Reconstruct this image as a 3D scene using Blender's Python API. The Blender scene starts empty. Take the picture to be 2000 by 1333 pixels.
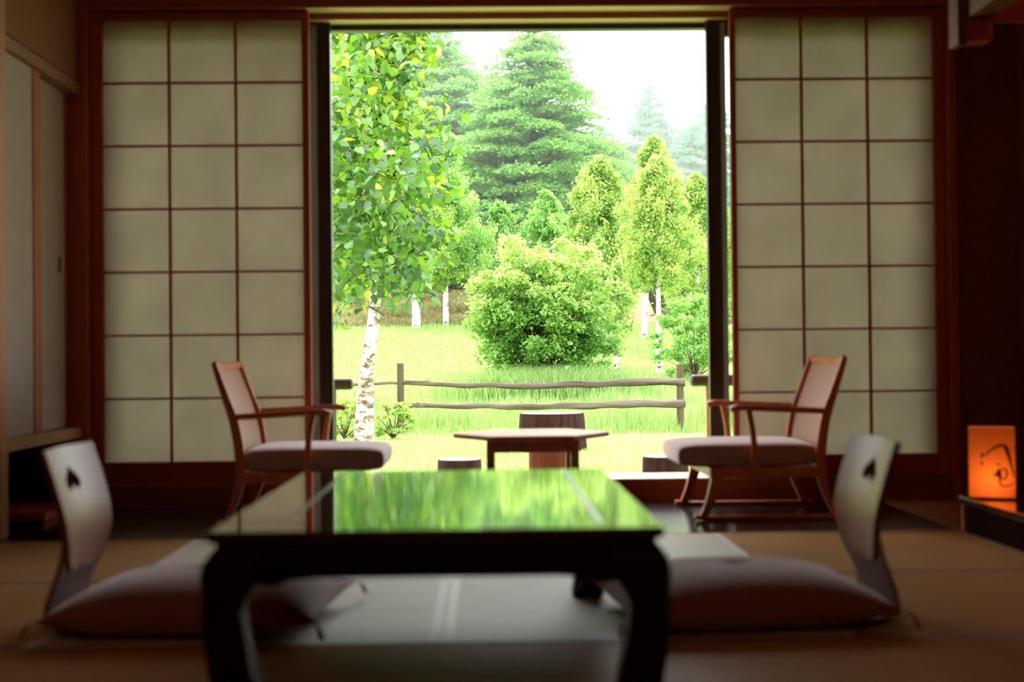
import bpy, bmesh, math, random
import numpy as np
from mathutils import Vector, Matrix, noise

C = bpy.context.scene.collection
sc = bpy.context.scene

# ------------------------------------------------------------------ camera
F_PX = 2778.0
CAM_H = 0.65
yaw = 52.0 / F_PX; pitch = 30.5 / F_PX; roll = math.radians(.58)
fw = Vector((math.sin(yaw)*math.cos(pitch), math.cos(yaw)*math.cos(pitch), math.sin(pitch)))
rt = fw.cross(Vector((0, 0, 1))).normalized(); up = rt.cross(fw)
r2 = rt*math.cos(roll) - up*math.sin(roll); u2 = rt*math.sin(roll) + up*math.cos(roll)
cd = bpy.data.cameras.new('camera'); cam = bpy.data.objects.new('camera', cd); C.objects.link(cam)
cd.sensor_width = 36; cd.lens = F_PX/2000*36
cam.matrix_world = Matrix(((r2.x, u2.x, -fw.x, 0), (r2.y, u2.y, -fw.y, 0), (r2.z, u2.z, -fw.z, CAM_H), (0, 0, 0, 1)))
cd.clip_start = .05; cd.clip_end = 600
cd.dof.use_dof = True; cd.dof.focus_distance = 21.0; cd.dof.aperture_fstop = 2.5
sc.camera = cam

# ------------------------------------------------------------------ light
SKY = 4.6
w = bpy.data.worlds.new('overcast_sky'); sc.world = w; w.use_nodes = True
nt = w.node_tree; bg = nt.nodes['Background']
tc = nt.nodes.new('ShaderNodeTexCoord'); sp = nt.nodes.new('ShaderNodeSeparateXYZ'); cr = nt.nodes.new('ShaderNodeValToRGB')
nt.links.new(tc.outputs['Generated'], sp.inputs[0]); nt.links.new(sp.outputs['Z'], cr.inputs[0]); nt.links.new(cr.outputs[0], bg.inputs[0])
cr.color_ramp.elements[0].position = 0.0; cr.color_ramp.elements[0].color = (.86, .95, 1.0, 1)
cr.color_ramp.elements[1].position = .7; cr.color_ramp.elements[1].color = (1.0, 1.0, .97, 1)
bg.inputs[1].default_value = SKY
sd = bpy.data.lights.new('sun_through_cloud', 'SUN'); sd.energy = 4.0; sd.angle = math.radians(25); sd.color = (1, .96, .84)
so = bpy.data.objects.new('sun_through_cloud', sd); C.objects.link(so)
so.rotation_euler = (math.radians(-34), math.radians(-20), 0)     # high, from the far left, behind the house line

sc.view_settings.view_transform = 'Standard'; sc.view_settings.look = 'None'
sc.view_settings.gamma = 1; sc.view_settings.use_curve_mapping = False
sc.view_settings.exposure = 0.3
cy = sc.cycles
cy.use_denoising = True
cy.max_bounces = 10; cy.diffuse_bounces = 5; cy.glossy_bounces = 4; cy.transmission_bounces = 6; cy.transparent_max_bounces = 12; cy.volume_bounces = 1
cy.caustics_reflective = False; cy.caustics_refractive = False
cy.sample_clamp_indirect = 6
cy.volume_step_rate = 4

# ------------------------------------------------------------------ materials
def mat(name):
    m = bpy.data.materials.new(name); m.use_nodes = True
    return m, m.node_tree, m.node_tree.nodes['Principled BSDF']
def N(nt, t, **k):
    n = nt.nodes.new(t)
    for a, b in k.items(): setattr(n, a, b)
    return n
def ramp(nt, stops):
    r = N(nt, 'ShaderNodeValToRGB'); e = r.color_ramp.elements
    while len(e) < len(stops): e.new(.5)
    for i, (p, c) in enumerate(stops): e[i].position = p; e[i].color = (*c, 1)
    return r
def simple(name, col, rough=.5, var=.12, scale=6, spec=.5, bump=0, coat=0, metal=0, stretch=(1, 1, 1)):
    m, nt, b = mat(name)
    tc = N(nt, 'ShaderNodeTexCoord'); mp = N(nt, 'ShaderNodeMapping'); mp.inputs['Scale'].default_value = stretch
    nz = N(nt, 'ShaderNodeTexNoise'); nz.inputs['Scale'].default_value = scale; nz.inputs['Detail'].default_value = 4
    nt.links.new(tc.outputs['Object'], mp.inputs[0]); nt.links.new(mp.outputs[0], nz.inputs['Vector'])
    r = ramp(nt, [(.3, [c*(1-var) for c in col]), (.7, [min(1, c*(1+var)) for c in col])])
    nt.links.new(nz.outputs['Fac'], r.inputs[0]); nt.links.new(r.outputs[0], b.inputs['Base Color'])
    b.inputs['Roughness'].default_value = rough; b.inputs['Specular IOR Level'].default_value = spec
    b.inputs['Coat Weight'].default_value = coat; b.inputs['Coat Roughness'].default_value = .05; b.inputs['Metallic'].default_value = metal
    if bump:
        bp = N(nt, 'ShaderNodeBump'); bp.inputs['Strength'].default_value = bump; bp.inputs['Distance'].default_value = .003
        nt.links.new(nz.outputs['Fac'], bp.inputs['Height']); nt.links.new(bp.outputs[0], b.inputs['Normal'])
    return m
def wood(name, c1, c2, rough=.4, axis='z', scale=1.0, coat=0, spec=.5):
    s = {'x': (1.5, 22, 22), 'y': (22, 1.5, 22), 'z': (22, 22, 1.5)}[axis]
    m, nt, b = mat(name)
    tc = N(nt, 'ShaderNodeTexCoord'); mp = N(nt, 'ShaderNodeMapping'); mp.inputs['Scale'].default_value = [q*scale for q in s]
    nz = N(nt, 'ShaderNodeTexNoise'); nz.inputs['Scale'].default_value = 1; nz.inputs['Detail'].default_value = 6; nz.inputs['Distortion'].default_value = .6
    nt.links.new(tc.outputs['Object'], mp.inputs[0]); nt.links.new(mp.outputs[0], nz.inputs['Vector'])
    r = ramp(nt, [(.3, c1), (.7, c2)]); nt.links.new(nz.outputs['Fac'], r.inputs[0]); nt.links.new(r.outputs[0], b.inputs['Base Color'])
    b.inputs['Roughness'].default_value = rough; b.inputs['Coat Weight'].default_value = coat; b.inputs['Coat Roughness'].default_value = .03
    b.inputs['Specular IOR Level'].default_value = spec
    bp = N(nt, 'ShaderNodeBump'); bp.inputs['Strength'].default_value = .12; bp.inputs['Distance'].default_value = .002
    nt.links.new(nz.outputs['Fac'], bp.inputs['Height']); nt.links.new(bp.outputs[0], b.inputs['Normal'])
    return m

M = {}
M['red_wood'] = wood('stained_cedar', (.38, .070, .020), (.52, .11, .030), .45)
M['red_wood_x'] = wood('stained_cedar_across', (.28, .055, .018), (.40, .09, .028), .45, 'x')
M['pale_wood'] = wood('pale_and_lit_wood', (.62, .46, .30), (.78, .62, .42), .45, 'x')
M['post_wood'] = wood('honey_post_wood', (.40, .17, .06), (.55, .25, .09), .45)
M['post_wood_y'] = wood('honey_rail_wood', (.40, .16, .06), (.52, .23, .08), .45, 'y')
M['beam_wood'] = wood('dark_beam_wood', (.15, .045, .02), (.22, .07, .03), .6, 'y')
M['head_wood'] = wood('closet_head_wood', (.24, .10, .04), (.32, .14, .055), .5, 'y')
M['hex_wood'] = wood('red_table_wood', (.50, .11, .035), (.66, .17, .06), .35, 'z', .6)
M['chair_wood'] = wood('chair_beech', (.48, .12, .042), (.64, .19, .065), .32, 'z', .6)
M['dark_sill'] = wood('sill_face_wood', (.20, .045, .02), (.28, .065, .025), .5, 'x')
M['plaster'] = simple('brown_plaster', (.28, .12, .06), .9, .10, 30, .2, .3)
M['plaster_dark'] = simple('dark_plaster', (.26, .09, .05), .9, .12, 30, .2, .3)
M['ceiling'] = wood('ceiling_board', (.22, .11, .05), (.30, .15, .07), .6, 'x', .4)
M['carpet'] = simple('slate_floor', (.010, .009, .011), .16, .2, 3, .5)
M['side_floor'] = wood('side_floor_board', (.26, .055, .02), (.36, .08, .028), .4, 'y')
M['lacquer'] = simple('dark_lacquer', (.014, .004, .003), .09, .2, 3, .7, coat=1)
M['lacquer_leg'] = simple('dark_lacquer_leg', (.008, .003, .003), .45, .2, 3, .25)
M['dark_board'] = simple('dark_platform_face', (.03, .012, .009), .9, .2, 3, 0)
M['inlay'] = simple('shell_inlay', (.55, .62, .60), .25, .12, 40, .8)
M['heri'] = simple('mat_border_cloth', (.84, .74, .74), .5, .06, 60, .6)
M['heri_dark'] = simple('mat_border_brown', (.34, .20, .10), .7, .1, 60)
M['mauve'] = simple('mauve_cloth', (.34, .16, .15), .8, .08, 90, .35, .2)
M['seat_fabric'] = simple('rose_brown_fabric', (.40, .24, .23), .75, .08, 120, .4, .2)
M['zaisu_shell'] = simple('bent_ply_shell', (.20, .075, .06), .5, .12, 4, .3)
M['zaisu_face'] = wood('bent_ply_lacquered_face', (.34, .085, .03), (.48, .15, .05), .36, 'z', .5, 0, .20)
M['black'] = simple('black_metal', (.012, .012, .012), .4)
M['handle'] = simple('iron_pull', (.02, .016, .014), .4)
M['sash'] = simple('bronze_aluminium', (.035, .024, .018), .35, .1, 3, .5)
M['sash_grey'] = simple('grey_stile_reflection', (.22, .25, .26), .4)
for k_ in ('mauve', 'seat_fabric'):
    b_ = M[k_].node_tree.nodes['Principled BSDF']; b_.inputs['Sheen Weight'].default_value = .9; b_.inputs['Sheen Roughness'].default_value = .35; b_.inputs['Sheen Tint'].default_value = (1, .88, .90, 1)
M['fence_wood'] = wood('weathered_rail', (.050, .038, .030), (.19, .15, .125), .85, 'x', .6, 0, .1)
M['fence_post'] = wood('weathered_post', (.070, .050, .032), (.13, .095, .062), .85, 'z', .7, 0, .1)
M['rail_wood'] = wood('dark_stained_rail', (.05, .03, .022), (.09, .052, .038), .45, 'x')
M['bark_dark'] = wood('furrowed_bark', (.045, .030, .022), (.12, .085, .06), .95, 'z', .35)
M['log_side'] = wood('dark_log_side', (.012, .005, .004), (.045, .018, .014), .8, 'z', .9, 0, .08)  # near-black colour for the log sides
M['log_red'] = wood('reddish_log_side', (.05, .011, .005), (.12, .030, .014), .8, 'z', .9, 0, .08)
M['log_top'] = simple('log_cut_face', (.34, .28, .27), .8, .15, 9)
M['twig'] = simple('twig_bark', (.10, .055, .035), .9, .2, 20)
M['house_roof'] = simple('terracotta_sheet', (.62, .30, .20), .7, .08, 3)
M['house_wall'] = simple('pale_house_wall', (.55, .50, .45), .8, .05, 3)
M['house_window'] = simple('house_window_glass', (.03, .035, .045), .15)
M['gazebo'] = simple('arbour_wood', (.16, .10, .08), .8, .2, 4)
M['brass'] = simple('outlet_plate', (.06, .03, .02), .5)

def paper(name, col, tw, emis=None):
    m, nt, b = mat(name); nt.nodes.remove(b)
    out = nt.nodes['Material Output']
    d = N(nt, 'ShaderNodeBsdfDiffuse'); t = N(nt, 'ShaderNodeBsdfTranslucent'); mx = N(nt, 'ShaderNodeMixShader')
    tc = N(nt, 'ShaderNodeTexCoord'); nz = N(nt, 'ShaderNodeTexNoise'); nz.inputs['Scale'].default_value = 5; nz.inputs['Detail'].default_value = 8
    r = ramp(nt, [(.3, [c*.93 for c in col]), (.7, [min(1, c*1.05) for c in col])])
    nt.links.new(tc.outputs['Object'], nz.inputs['Vector']); nt.links.new(nz.outputs['Fac'], r.inputs[0])
    for s in (d, t): nt.links.new(r.outputs[0], s.inputs[0])
    mx.inputs[0].default_value = tw
    nt.links.new(d.outputs[0], mx.inputs[1]); nt.links.new(t.outputs[0], mx.inputs[2]); nt.links.new(mx.outputs[0], out.inputs[0])
    return m
M['shoji_paper'] = paper('shoji_paper', (.86, .75, .67), .49)
M['fusuma'] = simple('fusuma_paper', (.46, .36, .29), .9, .04, 12, .2)
M['lamp_paper'] = paper('lamp_paper', (.96, .70, .42), .65)
M['ink'] = simple('brush_ink', (.012, .006, .004), .8)
def emit(name, col, s):
    m, nt, b = mat(name); b.inputs['Emission Color'].default_value = (*col, 1); b.inputs['Emission Strength'].default_value = s
    b.inputs['Base Color'].default_value = (.8, .8, .8, 1); return m
M['bulb'] = emit('warm_bulb', (1, .34, .09), 42)

m, nt, b = mat('window_glass'); nt.nodes.remove(b)
tr = N(nt, 'ShaderNodeBsdfTransparent'); tr.inputs[0].default_value = (.86, .93, .92, 1)
gl = N(nt, 'ShaderNodeBsdfGlossy'); gl.inputs['Roughness'].default_value = .02
fr = N(nt, 'ShaderNodeFresnel'); fr.inputs[0].default_value = 1.45; mx = N(nt, 'ShaderNodeMixShader')
nt.links.new(fr.outputs[0], mx.inputs[0]); nt.links.new(tr.outputs[0], mx.inputs[1]); nt.links.new(gl.outputs[0], mx.inputs[2]); nt.links.new(mx.outputs[0], nt.nodes['Material Output'].inputs[0])
M['glass'] = m

def cane():
    m, nt, b = mat('woven_cane')
    tc = N(nt, 'ShaderNodeTexCoord'); wv = N(nt, 'ShaderNodeTexWave'); wv.bands_direction = 'Z'; wv.inputs['Scale'].default_value = 45
    w2 = N(nt, 'ShaderNodeTexWave'); w2.bands_direction = 'Y'; w2.inputs['Scale'].default_value = 45
    mu = N(nt, 'ShaderNodeMath', operation='MULTIPLY')
    nt.links.new(tc.outputs['Object'], wv.inputs['Vector']); nt.links.new(tc.outputs['Object'], w2.inputs['Vector'])
    nt.links.new(wv.outputs['Fac'], mu.inputs[0]); nt.links.new(w2.outputs['Fac'], mu.inputs[1])
    r = ramp(nt, [(.0, (.30, .12, .07)), (.7, (.60, .32, .22))]); nt.links.new(mu.outputs[0], r.inputs[0]); nt.links.new(r.outputs[0], b.inputs['Base Color'])
    b.inputs['Roughness'].default_value = .4
    return m
M['cane'] = cane()

def tatami(name, c1, c2, tangent, rough, spec):
    m, nt, b = mat(name)
    tc = N(nt, 'ShaderNodeTexCoord'); wv = N(nt, 'ShaderNodeTexWave'); wv.bands_direction = 'Y' if tangent[0] else 'X'
    wv.inputs['Scale'].default_value = 28; wv.inputs['Distortion'].default_value = .4
    nz = N(nt, 'ShaderNodeTexNoise'); nz.inputs['Scale'].default_value = 3
    nt.links.new(tc.outputs['Object'], wv.inputs['Vector']); nt.links.new(tc.outputs['Object'], nz.inputs['Vector'])
    mu = N(nt, 'ShaderNodeMath', operation='MULTIPLY_ADD'); mu.inputs[1].default_value = .5
    nt.links.new(wv.outputs['Fac'], mu.inputs[0]); nt.links.new(nz.outputs['Fac'], mu.inputs[2])
    r = ramp(nt, [(.3, c1), (.9, c2)]); nt.links.new(mu.outputs[0], r.inputs[0]); nt.links.new(r.outputs[0], b.inputs['Base Color'])
    cb = N(nt, 'ShaderNodeCombineXYZ')
    for i in range(3): cb.inputs[i].default_value = tangent[i]
    nt.links.new(cb.outputs[0], b.inputs['Tangent'])
    b.inputs['Roughness'].default_value = rough; b.inputs['Anisotropic'].default_value = .7; b.inputs['Specular IOR Level'].default_value = spec
    return m
M['tatami_mid'] = tatami('rush_painted_sheen', (.56, .50, .40), (.74, .68, .56), (1, 0, 0), .6, .2)  # window sheen put into the paler base colour of the middle mats
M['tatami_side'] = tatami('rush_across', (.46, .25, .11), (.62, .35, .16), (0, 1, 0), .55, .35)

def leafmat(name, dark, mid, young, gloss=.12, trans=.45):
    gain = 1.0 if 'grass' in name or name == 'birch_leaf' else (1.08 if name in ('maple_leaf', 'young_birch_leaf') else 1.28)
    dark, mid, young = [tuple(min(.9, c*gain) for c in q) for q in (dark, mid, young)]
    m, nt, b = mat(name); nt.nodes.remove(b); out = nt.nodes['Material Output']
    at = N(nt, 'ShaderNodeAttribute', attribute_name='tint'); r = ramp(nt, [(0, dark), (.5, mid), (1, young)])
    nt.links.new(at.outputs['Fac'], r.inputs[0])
    d = N(nt, 'ShaderNodeBsdfDiffuse'); t = N(nt, 'ShaderNodeBsdfTranslucent'); g = N(nt, 'ShaderNodeBsdfGlossy'); g.inputs['Roughness'].default_value = .35
    g.inputs[0].default_value = (.9, .95, 1, 1)
    hs = N(nt, 'ShaderNodeHueSaturation'); hs.inputs['Hue'].default_value = .485; hs.inputs['Value'].default_value = 1.35; nt.links.new(r.outputs[0], hs.inputs['Color'])
    nt.links.new(r.outputs[0], d.inputs[0]); nt.links.new(hs.outputs[0], t.inputs[0])
    m1 = N(nt, 'ShaderNodeMixShader'); m1.inputs[0].default_value = trans; m2 = N(nt, 'ShaderNodeMixShader'); m2.inputs[0].default_value = gloss
    nt.links.new(d.outputs[0], m1.inputs[1]); nt.links.new(t.outputs[0], m1.inputs[2]); nt.links.new(m1.outputs[0], m2.inputs[1]); nt.links.new(g.outputs[0], m2.inputs[2]); nt.links.new(m2.outputs[0], out.inputs[0])
    return m
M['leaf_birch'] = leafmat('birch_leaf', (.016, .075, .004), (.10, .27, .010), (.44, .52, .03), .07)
M['leaf_maple'] = leafmat('maple_leaf', (.05, .17, .03), (.17, .36, .06), (.46, .56, .17), .05)
M['leaf_light'] = leafmat('young_birch_leaf', (.09, .22, .045), (.22, .38, .08), (.43, .51, .14), .03)
M['leaf_mid'] = leafmat('katsura_leaf', (.035, .15, .035), (.16, .34, .08), (.38, .54, .15), .03)
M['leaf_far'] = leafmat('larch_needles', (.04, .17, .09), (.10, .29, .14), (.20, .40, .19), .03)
M['leaf_soft'] = leafmat('soft_green_leaf', (.06, .20, .05), (.17, .36, .09), (.36, .50, .15), .03)
M['grass_blade'] = leafmat('meadow_grass_blade', (.10, .24, .05), (.25, .39, .11), (.44, .50, .22), .03, .4)
M['grass_dry'] = leafmat('bank_grass_blade', (.17, .12, .06), (.25, .24, .09), (.34, .34, .14), .02, .3)

def birchbark():
    m, nt, b = mat('birch_bark')
    tc = N(nt, 'ShaderNodeTexCoord'); mp = N(nt, 'ShaderNodeMapping'); mp.inputs['Scale'].default_value = (7, 7, 13)
    nz = N(nt, 'ShaderNodeTexNoise'); nz.inputs['Scale'].default_value = 1; nz.inputs['Detail'].default_value = 5; nz.inputs['Distortion'].default_value = 1.2
    nt.links.new(tc.outputs['Object'], mp.inputs[0]); nt.links.new(mp.outputs[0], nz.inputs['Vector'])
    r = ramp(nt, [(.38, (.10, .065, .045)), (.47, (.38, .27, .19)), (.54, (.72, .67, .60))])
    nt.links.new(nz.outputs['Fac'], r.inputs[0]); nt.links.new(r.outputs[0], b.inputs['Base Color']); b.inputs['Roughness'].default_value = .8
    return m
M['birch_bark'] = birchbark()
def whitebark():
    m, nt, b = mat('white_birch_bark')
    tc = N(nt, 'ShaderNodeTexCoord'); mp = N(nt, 'ShaderNodeMapping'); mp.inputs['Scale'].default_value = (3, 3, 7)
    nz = N(nt, 'ShaderNodeTexNoise'); nz.inputs['Scale'].default_value = 1.3; nz.inputs['Detail'].default_value = 3
    nt.links.new(tc.outputs['Object'], mp.inputs[0]); nt.links.new(mp.outputs[0], nz.inputs['Vector'])
    r = ramp(nt, [(.36, (.16, .12, .10)), (.44, (.74, .71, .67))])
    nt.links.new(nz.outputs['Fac'], r.inputs[0]); nt.links.new(r.outputs[0], b.inputs['Base Color']); b.inputs['Roughness'].default_value = .8
    return m
M['white_bark'] = whitebark()
def ground():
    m, nt, b = mat('meadow_ground')
    g = N(nt, 'ShaderNodeNewGeometry'); nz = N(nt, 'ShaderNodeTexNoise'); nz.inputs['Scale'].default_value = 3.5; nz.inputs['Detail'].default_value = 8
    nt.links.new(g.outputs['Position'], nz.inputs['Vector'])
    r = ramp(nt, [(.3, (.20, .31, .08)), (.5, (.30, .40, .12)), (.7, (.40, .46, .19))])
    nt.links.new(nz.outputs['Fac'], r.inputs[0])
    at = N(nt, 'ShaderNodeAttribute', attribute_name='bank')
    n2 = N(nt, 'ShaderNodeTexNoise'); n2.inputs['Scale'].default_value = 1.1; n2.inputs['Detail'].default_value = 6; nt.links.new(g.outputs['Position'], n2.inputs['Vector'])
    r2_ = ramp(nt, [(.35, (.17, .10, .045)), (.5, (.28, .20, .075)), (.62, (.30, .34, .10))]); nt.links.new(n2.outputs['Fac'], r2_.inputs[0])
    mx = N(nt, 'ShaderNodeMix', data_type='RGBA'); nt.links.new(at.outputs['Fac'], mx.inputs['Factor']); nt.links.new(r.outputs[0], mx.inputs['A']); nt.links.new(r2_.outputs[0], mx.inputs['B'])
    nt.links.new(mx.outputs['Result'], b.inputs['Base Color']); b.inputs['Roughness'].default_value = 1; b.inputs['Specular IOR Level'].default_value = .1
    return m
M['ground'] = ground()

# ------------------------------------------------------------------ helpers
def link(name, me, m, parent=None, loc=None):
    o = bpy.data.objects.new(name, me); C.objects.link(o)
    if m is not None: me.materials.append(M[m] if isinstance(m, str) else m)
    if loc: o.location = loc
    if parent: o.parent = parent
    return o
def bm_obj(name, bm, m, parent=None, bevel=0, smooth=False, seg=2):
    bmesh.ops.recalc_face_normals(bm, faces=bm.faces)
    me = bpy.data.meshes.new(name); bm.to_mesh(me); bm.free()
    if smooth:
        for p in me.polygons: p.use_smooth = True
    o = link(name, me, m, parent)
    if bevel:
        md = o.modifiers.new('bevel', 'BEVEL'); md.width = bevel; md.segments = seg; md.limit_method = 'ANGLE'; md.angle_limit = .6
    return o
def box(bm, x0, x1, y0, y1, z0, z1):
    v = [bm.verts.new(p) for p in ((x0,y0,z0),(x1,y0,z0),(x1,y1,z0),(x0,y1,z0),(x0,y0,z1),(x1,y0,z1),(x1,y1,z1),(x0,y1,z1))]
    for f in ((0,3,2,1),(4,5,6,7),(0,1,5,4),(1,2,6,5),(2,3,7,6),(3,0,4,7)): bm.faces.new([v[i] for i in f])
def boxes(*bs):
    bm = bmesh.new()
    for b_ in bs: box(bm, *b_)
    return bm
def prism(pts, axis, a, b):
    """closed 2-D outline extruded along an axis ('x': pts=(y,z), 'y': pts=(x,z), 'z': pts=(x,y))"""
    bm = bmesh.new()
    f = {'x': lambda p, t: (t, p[0], p[1]), 'y': lambda p, t: (p[0], t, p[1]), 'z': lambda p, t: (p[0], p[1], t)}[axis]
    A = [bm.verts.new(f(p, a)) for p in pts]; B = [bm.verts.new(f(p, b)) for p in pts]
    n = len(pts)
    bm.faces.new(A); bm.faces.new(B[::-1])
    for i in range(n): bm.faces.new((A[i], A[(i+1) % n], B[(i+1) % n], B[i]))
    return bm
def tube(bm, pts, rad, n=10, cap=True):
    pts = [Vector(p) for p in pts]; rings = []
    if not hasattr(rad, '__len__'): rad = [rad]*len(pts)
    for i, p in enumerate(pts):
        d = (pts[min(i+1, len(pts)-1)] - pts[max(i-1, 0)]).normalized()
        a = d.cross(Vector((0, 1, .13))).normalized(); b_ = d.cross(a)
        rings.append([bm.verts.new(p + (a*math.cos(t) + b_*math.sin(t))*rad[i]) for t in [2*math.pi*k/n for k in range(n)]])
    for r_, s in zip(rings, rings[1:]):
        for k in range(n): bm.faces.new((r_[k], r_[(k+1) % n], s[(k+1) % n], s[k]))
    if cap: bm.faces.new(rings[0][::-1]); bm.faces.new(rings[-1])
def sweep(path, w, h, wdir=Vector((0, 1, 0))):
    """rectangular bar along a path lying across wdir; w along wdir, h across"""
    bm = bmesh.new(); P = [Vector(p) for p in path]; rings = []
    for i, p in enumerate(P):
        d = (P[min(i+1, len(P)-1)] - P[max(i-1, 0)]).normalized(); n = d.cross(wdir).normalized()
        ww = w[i] if hasattr(w, '__len__') else w; hh = h[i] if hasattr(h, '__len__') else h
        rings.append([bm.verts.new(p + wdir*ww/2*a + n*hh/2*b_) for a, b_ in ((-1,-1),(1,-1),(1,1),(-1,1))])
    for r_, s in zip(rings, rings[1:]):
        for k in range(4): bm.faces.new((r_[k], r_[(k+1) % 4], s[(k+1) % 4], s[k]))
    bm.faces.new(rings[0][::-1]); bm.faces.new(rings[-1])
    return bm
def catmull(P, n=6):
    P = [Vector(p) for p in P]; out = []
    for i in range(len(P)-1):
        a = P[max(i-1, 0)]; b_ = P[i]; c = P[i+1]; d = P[min(i+2, len(P)-1)]
        for k in range(n):
            t = k/n; out.append(.5*((2*b_) + (c-a)*t + (2*a-5*b_+4*c-d)*t*t + (3*b_-a-3*c+d)*t**3))
    return out + [P[-1]]
def empty(name, loc, rz=0, label=None, cat=None, group=None, kind=None):
    o = bpy.data.objects.new(name, None); C.objects.link(o); o.location = loc; o.rotation_euler = (0, 0, rz); o.empty_display_size = .1
    return tag(o, label, cat, group, kind)
def tag(o, label=None, cat=None, group=None, kind=None):
    if label: o['label'] = label
    if cat: o['category'] = cat
    if group: o['group'] = group
    if kind: o['kind'] = kind
    return o
def struct(name, bm, m, label, cat, bevel=0):
    o = bm_obj(name, bm, m, None, bevel); return tag(o, label, cat, kind='structure')
def copy_tree(o, parent=None):
    c = o.copy(); C.objects.link(c); c.parent = parent
    for ch in [x for x in bpy.data.objects if x.parent == o]: copy_tree(ch, c)
    return c
def raw_mesh(name, verts, faces, m, parent=None, tint=None, smooth=False):
    """verts Nx3, faces Kx4 (numpy) -> object; tint per face"""
    me = bpy.data.meshes.new(name)
    nv, nf = len(verts), len(faces); k = faces.shape[1]
    me.vertices.add(nv); me.vertices.foreach_set('co', np.ascontiguousarray(verts, np.float32).ravel())
    me.loops.add(nf*k); me.loops.foreach_set('vertex_index', np.ascontiguousarray(faces, np.int32).ravel())
    me.polygons.add(nf); me.polygons.foreach_set('loop_start', np.arange(0, nf*k, k, dtype=np.int32))
    me.update(calc_edges=True)
    if tint is not None:
        a = me.attributes.new('tint', 'FLOAT', 'FACE'); a.data.foreach_set('value', np.ascontiguousarray(tint, np.float32))
    return link(name, me, m, parent)

# ------------------------------------------------------------------ the room shell
XL, XR, YW = -1.78, 1.72, 6.31          # left wall, right edge of the sunroom floor, face of the window sill
struct('floor', boxes((-2.6, 2.5, -1.6, 6.31, -.12, -.03)), 'black', 'timber subfloor under the mats', 'floor')
struct('floor_sunroom', boxes((XL, XR, 5.17, 6.31, -.03, 0)), 'carpet', 'dark slate coloured sunroom floor along the window', 'floor')
struct('floor_side_boards', boxes((XR, 2.4, 5.17, 6.31, -.03, .002)), 'side_floor', 'reddish floor boards beside the dark sunroom floor, right', 'floor')
struct('trim_1', boxes((-2.6, 1.715, 5.152, 5.172, -.03, .001)), 'post_wood_y', 'thin wooden strip where the straw mats end', 'trim')
struct('trim_2', boxes((-1.86, 2.4, YW, 6.60, -.1, .098)), 'dark_sill', 'raised red window sill beam across the room', 'sill', .003)
struct('trim_3', boxes((-.78, 1.11, YW+.004, 6.60, .098, .1025)), 'pale_wood', 'pale sliding track board on the sill in the opening', 'sill')
# lintels with their grooves
struct('trim_4', boxes((-1.86, 2.08, YW-.02, 6.40, 2.206, 2.32)), 'red_wood_x', 'red lintel beam over the paper screens', 'lintel', .003)
struct('trim_5', boxes((-1.86, 2.4, 6.40, 6.58, 2.178, 2.32)), 'red_wood_x', 'second red lintel beam behind the first', 'lintel')
struct('trim_6', boxes((-.78, 1.11, YW-.012, 6.395, 2.2035, 2.206)), 'pale_wood', 'thin pale sheet painting outside light on the screen lintel underside', 'lintel')  # pale colour stands for the underside being lit from outside
struct('trim_7', boxes((-.78, 1.11, 6.405, 6.53, 2.1755, 2.178)), 'pale_wood', 'thin pale sheet painting outside light on the window lintel underside', 'lintel')  # likewise, outside light painted on as a pale sheet
struct('wall_back', boxes((-1.86, 2.5, 6.33, 6.60, 2.32, 2.7), (2.11, 2.5, 6.34, 6.60, .098, 2.32)), 'plaster_dark', 'dark brown plaster above and right of the paper screens', 'wall')
struct('trim_8', boxes((2.076, 2.112, 6.30, 6.60, 0.0, 2.4)), 'red_wood', 'dark red post at the right end of the screens', 'post', .003)
struct('trim_9', boxes((-1.87, -1.747, 6.272, 6.60, 0.0, 2.5)), 'red_wood', 'dark red corner post left of the screens', 'post', .003)
struct('wall_left', boxes((-2.7, XL, 5.28, 6.60, 1.88, 2.6), (-2.70, -2.55, 5.2, 6.6, -.1, 2.6), (-2.7, XL-.02, 6.45, 6.6, -.1, 1.9), (-2.7,-2.55,-1.6,5.2,-.1,2.6)), 'plaster', 'brown plaster wall above the closet on the left', 'wall')
struct('wall_room_left', boxes((-2.6, -2.0, -1.6, 5.20, -.1, 2.6)), 'plaster', 'brown plaster side wall of the straw mat room, left', 'wall')
struct('trim_10', boxes((-1.86, -1.765, 5.20, 5.29, 0.0, 2.6)), 'post_wood', 'honey coloured wooden post at the far left', 'post', .004)
struct('wall_right', boxes((2.4, 2.5, -1.6, 6.6, -.1, 2.6)), 'plaster_dark', 'dark brown plaster wall behind the alcove, right', 'wall')
struct('wall_front', boxes((-2.7, 2.5, -1.75, -1.6, -.1, 2.6)), 'plaster', 'plaster wall behind the viewer', 'wall')
struct('ceiling', boxes((-2.7, 2.5, -1.75, 6.6, 2.6, 2.68)), 'ceiling', 'boarded ceiling', 'ceiling')
# eaves over the outside of the window
struct('roof_eaves', boxes((-4, 4.5, 6.6, 7.75, 2.62, 2.70)), 'ceiling', 'roof eaves outside the window', 'roof')
struct('wall_outside', boxes((-5.5, -1.86, 6.45, 6.6, -.5, 2.7), (2.5, 6, 6.45, 6.6, -.5, 2.7), (-1.86, 2.5, 6.42, 6.6, -.5, -.1)), 'plaster_dark', 'outer wall beside the window', 'wall')

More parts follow.
